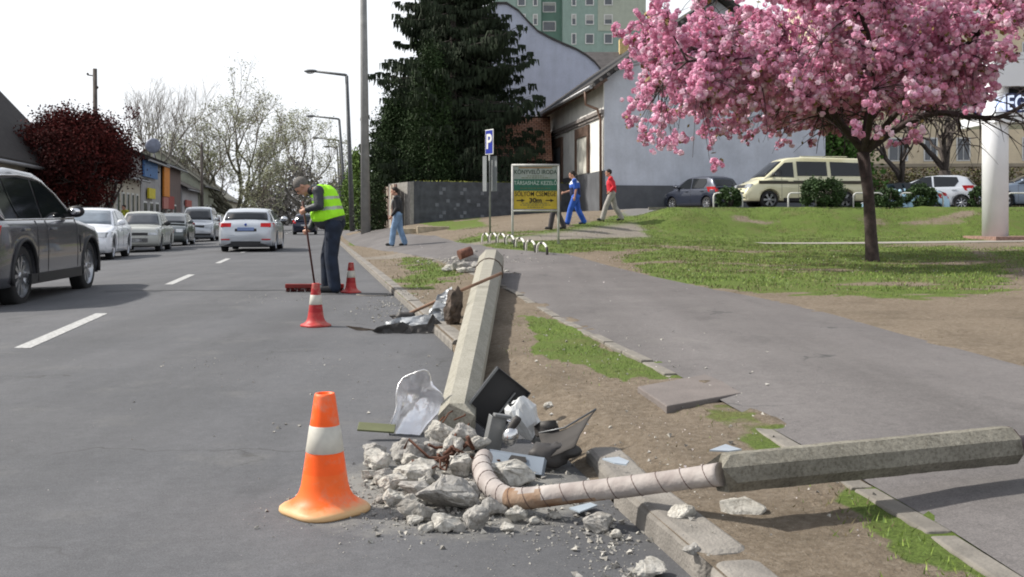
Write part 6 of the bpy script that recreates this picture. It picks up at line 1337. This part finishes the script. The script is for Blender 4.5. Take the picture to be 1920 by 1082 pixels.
for x, y, w, h, mi in ((832, 832, 64, 54, 0), (872, 838, 62, 48, 1), (850, 850, 50, 36, 0), (900, 846, 44, 34, 0)): lump(x, y, w, h, mi, None, seed=int(x), zoff=.06)
crumbs('concrete_crumbs', 'concrete crumbs and grit scattered around the heap and along the gutter', [sp_(835, 925, .19, .22, 1500, .003, .015), sp_(840, 935, .24, .22, 2600, .0015, .005), sp_(900, 985, .22, .08, 220, .002, .010), sp_(1150, 1040, .06, .22, 260, .003, .016), sp_(1040, 990, .18, .12, 180, .002, .01), sp_(760, 985, .25, .15, 60, .002, .005), sp_(1050, 1060, .25, .15, 120, .002, .007),
    sp_(735, 575, .22, .9, 260, .004, .022), sp_(620, 560, .8, .6, 110, .004, .014), sp_(590, 700, .7, 1.3, 110, .003, .010), sp_(430, 680, .5, .2, 40, .003, .01), sp_(550, 800, .05, .05, 6, .008, .02), sp_(865, 505, .5, .6, 500, .006, .035), sp_(950, 510, .5, .3, 120, .006, .025), sp_(1250, 900, .5, .4, 160, .003, .012), sp_(1100, 720, .6, 1.2, 200, .004, .016)], 9, RKM)
crumbs('fallen_petals', 'pale petals and bits of litter scattered over the verge and lawn', [sp_(1450, 520, 2.6, 2.5, 260, .006, .016), sp_(1200, 700, .6, 1.2, 60, .003, .009), sp_(1500, 900, .7, .6, 60, .003, .008), sp_(1100, 480, 3, 3, 90, .008, .02)], 33, [mat('petal_white', (.62, .56, .55), .7)] * 3)
# displaced rounded kerb stones near the camera
def kerbstone(label, pts, h, seed):
    """pts: outline on the ground"""
    m = MB(); c = sum((Vector(p) for p in pts), Vector()) / len(pts); o_ = [Vector(p) - c for p in pts]; 
    m.prism([(p.x, p.y, -.06) for p in o_], (0, 0, h + .06)); o = m.build('kerb_stone', KERB, bevel=.03); o.location = (c.x, c.y, 0); tag(o, label, 'kerb stone', 'loosened kerb stones beside the road'); return o
def ks(Y0, Y1, off, rot, w=.16, h=.115, lb=''):
    a = Vector((kerbX(Y0) + off, Y0, 0)); b_ = Vector((kerbX(Y1) + off + rot, Y1, 0)); tt = (b_ - a).normalized(); s = Vector((tt.y, -tt.x, 0)); e_ = .035
    kerbstone(lb, [a + s * 0, a + s * e_ - tt * e_, a + s * (w - e_) - tt * e_, a + s * w, b_ + s * w, b_ + s * (w - e_) + tt * e_, b_ + s * e_ + tt * e_, b_], h, 1)
ks(2.88, 3.66, .0, -.01, h=.09, lb='loosened kerb stone with a rounded end just right of the gutter lumps'); ks(2.05, 2.78, -.015, .01, h=.085, lb='nearest kerb stone, cut off by the edge of the picture')
ks(3.84, 4.30, .03, .03, h=.06, lb='kerb stone partly buried under debris behind the pipe'); ks(1.2, 1.98, 0, 0, h=.085, lb='kerb stone before the nearest one')
# concrete slab in the verge
zs = .085; q = [on(1195, 728, zs + .03), on(1250, 765, zs + .03), on(1390, 740, zs + .03), on(1332, 703, zs + .03)]; c_ = sum(q, Vector()) / 4
m = MB(); m.prism([(p.x - c_.x, p.y - c_.y, -.09) for p in q], (0, 0, .10)); o = m.build('concrete_slab', mat('slab_concrete', (.155, .135, .125), .9, var=.12, scale=5, bump=.4), bevel=.006); o.location = (c_.x, c_.y, zs + .03); tag(o, 'flat brownish concrete slab set in the verge beside the footpath', 'slab')

# ================================================================ WRECKED FITTINGS
SHINY = mat('shiny_aluminium', (.90, .90, .92), .38, .85, var=.05, bump=.35, bscale=16, bd=.03); DULLM = mat('dull_sheet_metal', (.16, .165, .17), .4, .75, var=.25, bump=.4, bscale=14); DARKM = mat('dark_sheet', (.05, .046, .044), .6, .2, var=.3); GREYM = mat('grey_casting', (.20, .205, .205), .5, .4, var=.2)
def sheetobj(name, grid, m_, label, cat, th=.003, parent=None, loc=None, smooth=True):
    a = len(grid); b_ = len(grid[0]); m = MB(); c = loc or Vector(grid[0][0]); m.add([Vector(p) - c for r_ in grid for p in r_], [(i * b_ + j, i * b_ + j + 1, (i + 1) * b_ + j + 1, (i + 1) * b_ + j) for i in range(a - 1) for j in range(b_ - 1)], 0, smooth)
    o = m.build(name, m_, parent); o.location = c if parent is None else (0, 0, 0); sd = o.modifiers.new('s', 'SOLIDIFY'); sd.thickness = th; sd.offset = 0
    if label: tag(o, label, cat)
    return o
# crumpled silver reflector: a bent bowl, opening to the camera
def reflector():
    c = at(778, 762, 4.85); rows = []; rd = random.Random(3)
    u = Vector((.34, .0, .94)).normalized(); v = Vector((.94, .12, -.34)).normalized(); w = u.cross(v); w = w if w.y > 0 else -w
    for i in range(15):
        r_ = i / 14; row = []
        for j in range(33):
            a = 2 * PI * j / 32; jj = j % 32; cr_ = 1 + .13 * math.sin(3 * a + 1) + .09 * math.sin(5 * a) ; dep = -.10 * (1 - r_ ** 2) ; 
            p = c + u * (math.sin(a) * r_ * .175 * cr_) + v * (math.cos(a) * r_ * .105 * cr_) - w * dep + Vector((0, 0, 0)); nn_ = noise.noise(Vector((math.cos(a) * r_ * 2.6, math.sin(a) * r_ * 2.6, 1))) * .03 + noise.noise(Vector((math.cos(a) * r_ * 7, math.sin(a) * r_ * 7, 4))) * .010
            row.append(p - w * (nn_ + (.02 * math.sin(4 * a) * r_ ** 4)))
        rows.append(row)
    return sheetobj('lamp_reflector', rows, SHINY, 'crumpled shiny silver reflector bowl leaning against the snapped post', 'reflector', .003)
reflector()
# black open tray
c = at(930, 752, 4.78); t = thing('lamp_housing', 'black open box housing tipped on edge beside the snapped post', 'lamp housing', tuple(c)); 
u = Vector((.62, .10, .78)).normalized(); v = Vector((.80, .05, -.60)).normalized(); v = (v - u * v.dot(u)).normalized(); w = u.cross(v); M = Matrix((u, v, w)).transposed()
BL = mat('black_enamel', (.010, .010, .012), .35, var=.3, spec=.5); m = MB(); hx, hy = .125, .095
m.box(Vector((0, 0, 0)) + M @ Vector((0, 0, 0)), (2 * hx, 2 * hy, .006), M)
for s in (1, -1): m.box(M @ Vector((s * hx, 0, .025 if w.y < 0 else -.025)), (.006, 2 * hy + .006, .055), M); m.box(M @ Vector((0, s * hy, .025 if w.y < 0 else -.025)), (2 * hx, .006, .055), M)
m.build('tray', BL, t, bevel=.002); m = MB(); sg = 1 if w.y < 0 else -1; m.box(M @ Vector((0, -hy, sg * .054)), (2 * hx, .01, .006), M); m.box(M @ Vector((.02, hy * .45, sg * .02)), (.13, .006, .02), M); m.build('rim_strip', GREYM, t)
# white crumpled plastic shade
def blobthing(name, c, r, M, m_, label, cat, seed, amp=.25, n=26):
    m = MB(); m.ball((0, 0, 0), r, n, M=M); o = m.build(name, m_); o.location = c
    for v in o.data.vertices: q = v.co * 14 + Vector((seed, 0, 0)); v.co += v.co * (noise.noise(q) * amp * 1.5 + noise.noise(q * 2.7) * amp * .5)
    return tag(o, label, cat)
c = at(985, 785, 4.55); t = thing('plastic_shade', 'dented white plastic lamp shade lying against the black housing', 'lamp shade', tuple(c))
u = Vector((.55, -.1, -.8)).normalized(); Mz = u.to_track_quat('Z', 'Y').to_matrix(); m = MB(); m.lathe([(.028, -.085), (.05, -.08), (.062, -.06), (.066, -.02), (.058, .03), (.046, .07), (.042, .085), (.038, .085), (.04, .05)], n=24, M=Mz); o = m.build('shade', mat('white_plastic', (.50, .51, .51), .45, var=.12, scale=20), t)
for v in o.data.vertices: v.co += v.co.normalized() * (noise.noise(v.co * 26) * .022 + noise.noise(v.co * 60) * .008)
for p_ in o.data.polygons: p_.use_smooth = False
m = MB(); m.lathe([(.03, .084), (.036, .10), (.02, .12), (0, .125)], n=16, M=Mz); m.build('collar', GREYM, t)
# grey broken casting standing up
c = at(930, 815, 4.35); t = thing('broken_casting', 'grey broken metal channel standing upright in the rubble beside the lamp bulb', 'metal casting', tuple(c)); M = Matrix.Rotation(R(12), 3, 'Y') @ Matrix.Rotation(R(20), 3, 'Z'); m = MB()
m.box((0, 0, 0), (.065, .006, .15), M); m.box(M @ Vector((-.032, .02, 0)), (.005, .045, .15), M); m.box(M @ Vector((.032, .02, -.01)), (.005, .045, .12), M); m.box(M @ Vector((.01, .0, .082)), (.075, .03, .012), M); m.build('channel', GREYM, t, bevel=.002)
m = MB(); m.tube([M @ Vector((.03, -.01, .07)), M @ Vector((.06, -.02, .06)), M @ Vector((.07, -.02, .03))], .006, 6); m.build('bracket', CHR, t)
# bulb
c = at(957, 818, 4.3); t = thing('lamp_bulb', 'shiny round lamp bulb between the grey channel and the dark cover', 'lamp bulb', tuple(c)); m = MB(); m.ball((0, 0, 0), (.034, .034, .042), 20, M=Matrix.Rotation(R(20), 3, 'Y')); m.build('bulb', mat('silvered_bulb', (.62, .62, .62), .12, .9, var=.1), t); m = MB(); m.lathe([(.016, 0), (.018, .045), (.014, .06), (0, .062)], c=(0, 0, .03), n=14, M=Matrix.Rotation(R(35), 3, 'Y')); m.build('socket', DARKM, t)
# pale blue grey tray (ballast cover)
a, b_, c2, d = at(918, 842, 4.12), at(1020, 858, 4.06), at(1018, 888, 4.0), at(935, 866, 4.0); t = thing('gear_tray', 'pale blue grey metal tray with a dark slot lying above the pipe bend', 'metal tray', tuple(a)); u = (b_ - a).normalized(); v = (Vector((0, -.45, -.9))); v = (v - u * v.dot(u)).normalized(); m = MB(); w_ = (b_ - a).length; h_ = .068
nn = u.cross(v); m.prism([Vector(), u * w_, u * w_ + v * h_, v * h_], nn * .004); m.prism([Vector(), u * w_, u * w_ + nn * .05, nn * .05] if nn.y > 0 else [Vector(), u * w_, u * w_ - nn * .05, -nn * .05], v * .004); m.prism([u * w_, u * w_ + v * h_, u * w_ + v * h_ + (nn if nn.y > 0 else -nn) * .05, u * w_ + (nn if nn.y > 0 else -nn) * .05], u * .003)
m.build('tray', mat('blue_grey_enamel', (.27, .31, .36), .45, .2, var=.12), t, bevel=.001); m = MB(); s_ = -1 if nn.y > 0 else 1; m.prism([u * w_ * .42 + v * h_ * .15 + nn * .006 * s_, u * w_ * .68 + v * h_ * .15 + nn * .006 * s_, u * w_ * .72 + v * h_ * .45 + nn * .006 * s_, u * w_ * .38 + v * h_ * .45 + nn * .006 * s_], nn * .002); m.build('slot', DARKM, t)
# dark bent cover, pointing up right
g = []; A0, A1, B0_, B1 = at(1010, 812, 4.35), at(1118, 768, 4.35), at(1020, 862, 4.15), at(1078, 838, 4.05)
for i in range(9):
    f = i / 8; row = []
    for j in range(9):
        s = j / 8; p = A0.lerp(A1, s).lerp(B0_.lerp(B1, s), f); p = p + Vector((0, .05 * math.sin(PI * f), -.03 * math.sin(PI * s) * (1 - f))) + Vector((0, 1, .3)) * noise.noise(Vector((s * 3, f * 3, 2))) * .02; row.append(p)
    g.append(row)
t = thing('bent_cover', 'dark grey bent cover plate with a pointed corner rising from the rubble', 'metal cover', tuple(A0)); o = sheetobj('plate', g, mat('cover_dark', (.06, .056, .053), .9, .0, var=.25, spec=.1), None, None, .004, t, A0); m = MB(); m.tube([A1 - A0 + Vector((0, 0, .003)), (A1 - A0) * .45 + Vector((0, 0, -.022)), Vector()], .004, 6); m.build('rolled_edge', DULLM, t)
g = [[at(1000 + 14 * i + 2 * j, 800 + 6 * j - 4 * i, 4.4) + Vector((0, .02 * math.sin(i * 2 + j), .012 * math.sin(i + j * 2))) for j in range(5)] for i in range(4)]; sheetobj('torn_rubber', g, DARKM, 'torn black rubber flap beside the bent cover', 'rubber flap', .006)
blobthing('dark_wreckage', at(1035, 848, 4.2), (.09, .06, .045), Matrix.Identity(3), DARKM, 'dark crushed lump of fitting under the bent cover', 'wreckage', 4, .5)
# olive flat plate
c = at(706, 830, 4.75); m = MB(); m.box((0, 0, 0), (.17, .055, .01), Matrix.Rotation(R(4), 3, 'Y') @ Matrix.Rotation(R(28), 3, 'X')); o = m.build('olive_plate', mat('olive_plastic', (.13, .14, .07), .6, var=.15), bevel=.002); o.location = (c.x, c.y, .035 + .02); tag(o, 'flat olive green plate at the back edge of the rubble heap', 'plate')
# shards
WSH = mat('white_shard', (.33, .38, .43), .3, var=.1)
for i, (pts, z, lb) in enumerate((([(1122, 862), (1160, 858), (1185, 868), (1178, 876), (1150, 872)], .13, 'pale bluish shard lying on the soil behind the pipe'), ([(1322, 848), (1360, 834), (1398, 846), (1368, 850)], .15, 'pale bluish shard above the broken end of the mossy post'), ([(1060, 956), (1110, 944), (1126, 950), (1085, 966)], .012, 'thin glass sliver on the road under the pipe'))):
    P = [on(x, y, z) for x, y in pts]; c = sum(P, Vector()) / len(P); m = MB(); m.prism([(p - c) * .8 for p in P], (0, 0, .005)); o = m.build('shard', WSH); o.location = (c.x, c.y, z + .002); tag(o, lb, 'shard')
# crumpled sheet metal + cloth by the stick
def crumple(name, poly, Y0, lean, amp, mt, parent, O, seed, freq=8, th=.004, bow=0):
    """torn sheet: outline at distance Y0 leaning back with height, folded by noise"""
    bm = bmesh.new(); yb = max(p[1] for p in poly); xs_ = [p[0] for p in poly]; xm = sum(xs_) / len(xs_); vs = [bm.verts.new(at(p[0], p[1], Y0 + (p[2] if len(p) > 2 else 0) + lean * (yb - p[1]) / 100) - O) for p in poly]
    f = bm.faces.new(vs); bmesh.ops.triangulate(bm, faces=[f]); 
    for _ in range(3):
        lg = [e for e in bm.edges if e.calc_length() > .035]
        if lg: bmesh.ops.subdivide_edges(bm, edges=lg, cuts=1); bmesh.ops.triangulate(bm, faces=[g for g in bm.faces if len(g.verts) > 3])
    for v in bm.verts:
        q = v.co * freq + Vector((seed, 0, 0)); k = abs(noise.noise(q)) * 2 - .5 + .5 * noise.noise(q * 2.3); v.co += Vector((.25 * noise.noise(q + Vector((9, 9, 9))), -k, .35 * noise.noise(q * 1.5))) * amp
        w_ = v.co + O
        if w_.z < .004: v.co.z = .004 - O.z
    me = bpy.data.meshes.new(name); bm.to_mesh(me); bm.free(); me.materials.append(mt); o = bpy.data.objects.new(name, me); COL.objects.link(o); o.parent = parent; sd = o.modifiers.new('s', 'SOLIDIFY'); sd.thickness = th; sd.offset = 0; return o
def wreck():
    O = at(760, 620, 9.35); t = thing('crumpled_lamp_cover', 'long crumpled lamp cover of silvery torn sheet metal by the kerb', 'sheet metal', tuple(O))
    SLV = mat('torn_silver_sheet', (.26, .27, .28), .45, .5, var=.5, scale=9, bump=.5, bscale=24, bd=.02); HD_ = mat('dark_brown_casting', (.075, .055, .042), .75, .1, var=.5, scale=16, bump=.9, bscale=40)
    crumple('tongue', [(648, 611), (668, 613), (702, 618), (706, 624), (672, 621), (655, 615)], 9.45, 0, .012, mat('brown_strip', (.13, .10, .075), .7), t, O, 1)
    crumple('dark_side', [(697, 621), (708, 612), (730, 608), (755, 604), (773, 612), (801, 606), (811, 588), (822, 602), (832, 611), (851, 615), (845, 625), (816, 628), (760, 628), (708, 627)], 9.20, .15, .025, DARKM, t, O, 2)
    crumple('torn_sheet', [(720, 610), (722, 604), (745, 598), (775, 590), (803, 590), (811, 570), (822, 552), (835, 543), (847, 537), (838, 575), (832, 600), (833, 614), (808, 600), (801, 611), (773, 615), (755, 608)], 9.34, 1.0, .065, SLV, t, O, 3, 7)
    crumple('folded_sheet', [(720, 606), (760, 596), (806, 590), (824, 560), (850, 545), (860, 600), (800, 620), (740, 620)], 9.55, .6, .06, DULLM, t, O, 6, 6)
    c = at(851, 577, 9.22) - O; m = MB(); rd = random.Random(9); bm = bmesh.new()
    for _ in range(26):
        v = Vector((rd.gauss(0, 1), rd.gauss(0, 1), rd.gauss(0, 1))).normalized(); bm.verts.new(c + Vector((v.x * .088 + v.z * .03, v.y * .09, v.z * .185)))
    bmesh.ops.convex_hull(bm, input=bm.verts); 
    bmesh.ops.triangulate(bm, faces=bm.faces[:]); bmesh.ops.subdivide_edges(bm, edges=bm.edges[:], cuts=3, use_grid_fill=True)
    for v in bm.verts: q = v.co - c; v.co += q.normalized() * (abs(noise.noise(v.co * 13)) * .05 + noise.noise(v.co * 34) * .012 - .012)
    me = bpy.data.meshes.new('hood'); bm.to_mesh(me); bm.free(); me.materials.append(HD_); o = bpy.data.objects.new('hood', me); COL.objects.link(o); o.parent = t
wreck()
p = [on(735, 603, .03) + Vector((0, .0, .02)), at(905, 527, 10.25), at(941, 512, 10.25)]; p = [at(738, 601, 9.95), at(941, 512, 10.3)]; O = p[0].copy(); m = MB(); m.tube([Vector(), (p[1] - O) * .5 + Vector((0, 0, .006)), p[1] - O], .016, 8); o = m.build('wooden_stick', mat('broomstick_wood', (.22, .13, .085), .8, var=.3, scale=6)); o.location = O; tag(o, 'long wooden stick leaning over the fallen post', 'stick')
blobthing('dark_rag', at(755, 592, 9.9) , (.11, .06, .03), Matrix.Identity(3), DARKM, 'small dark crumpled rag at the lower end of the stick', 'rag', 9, .6)
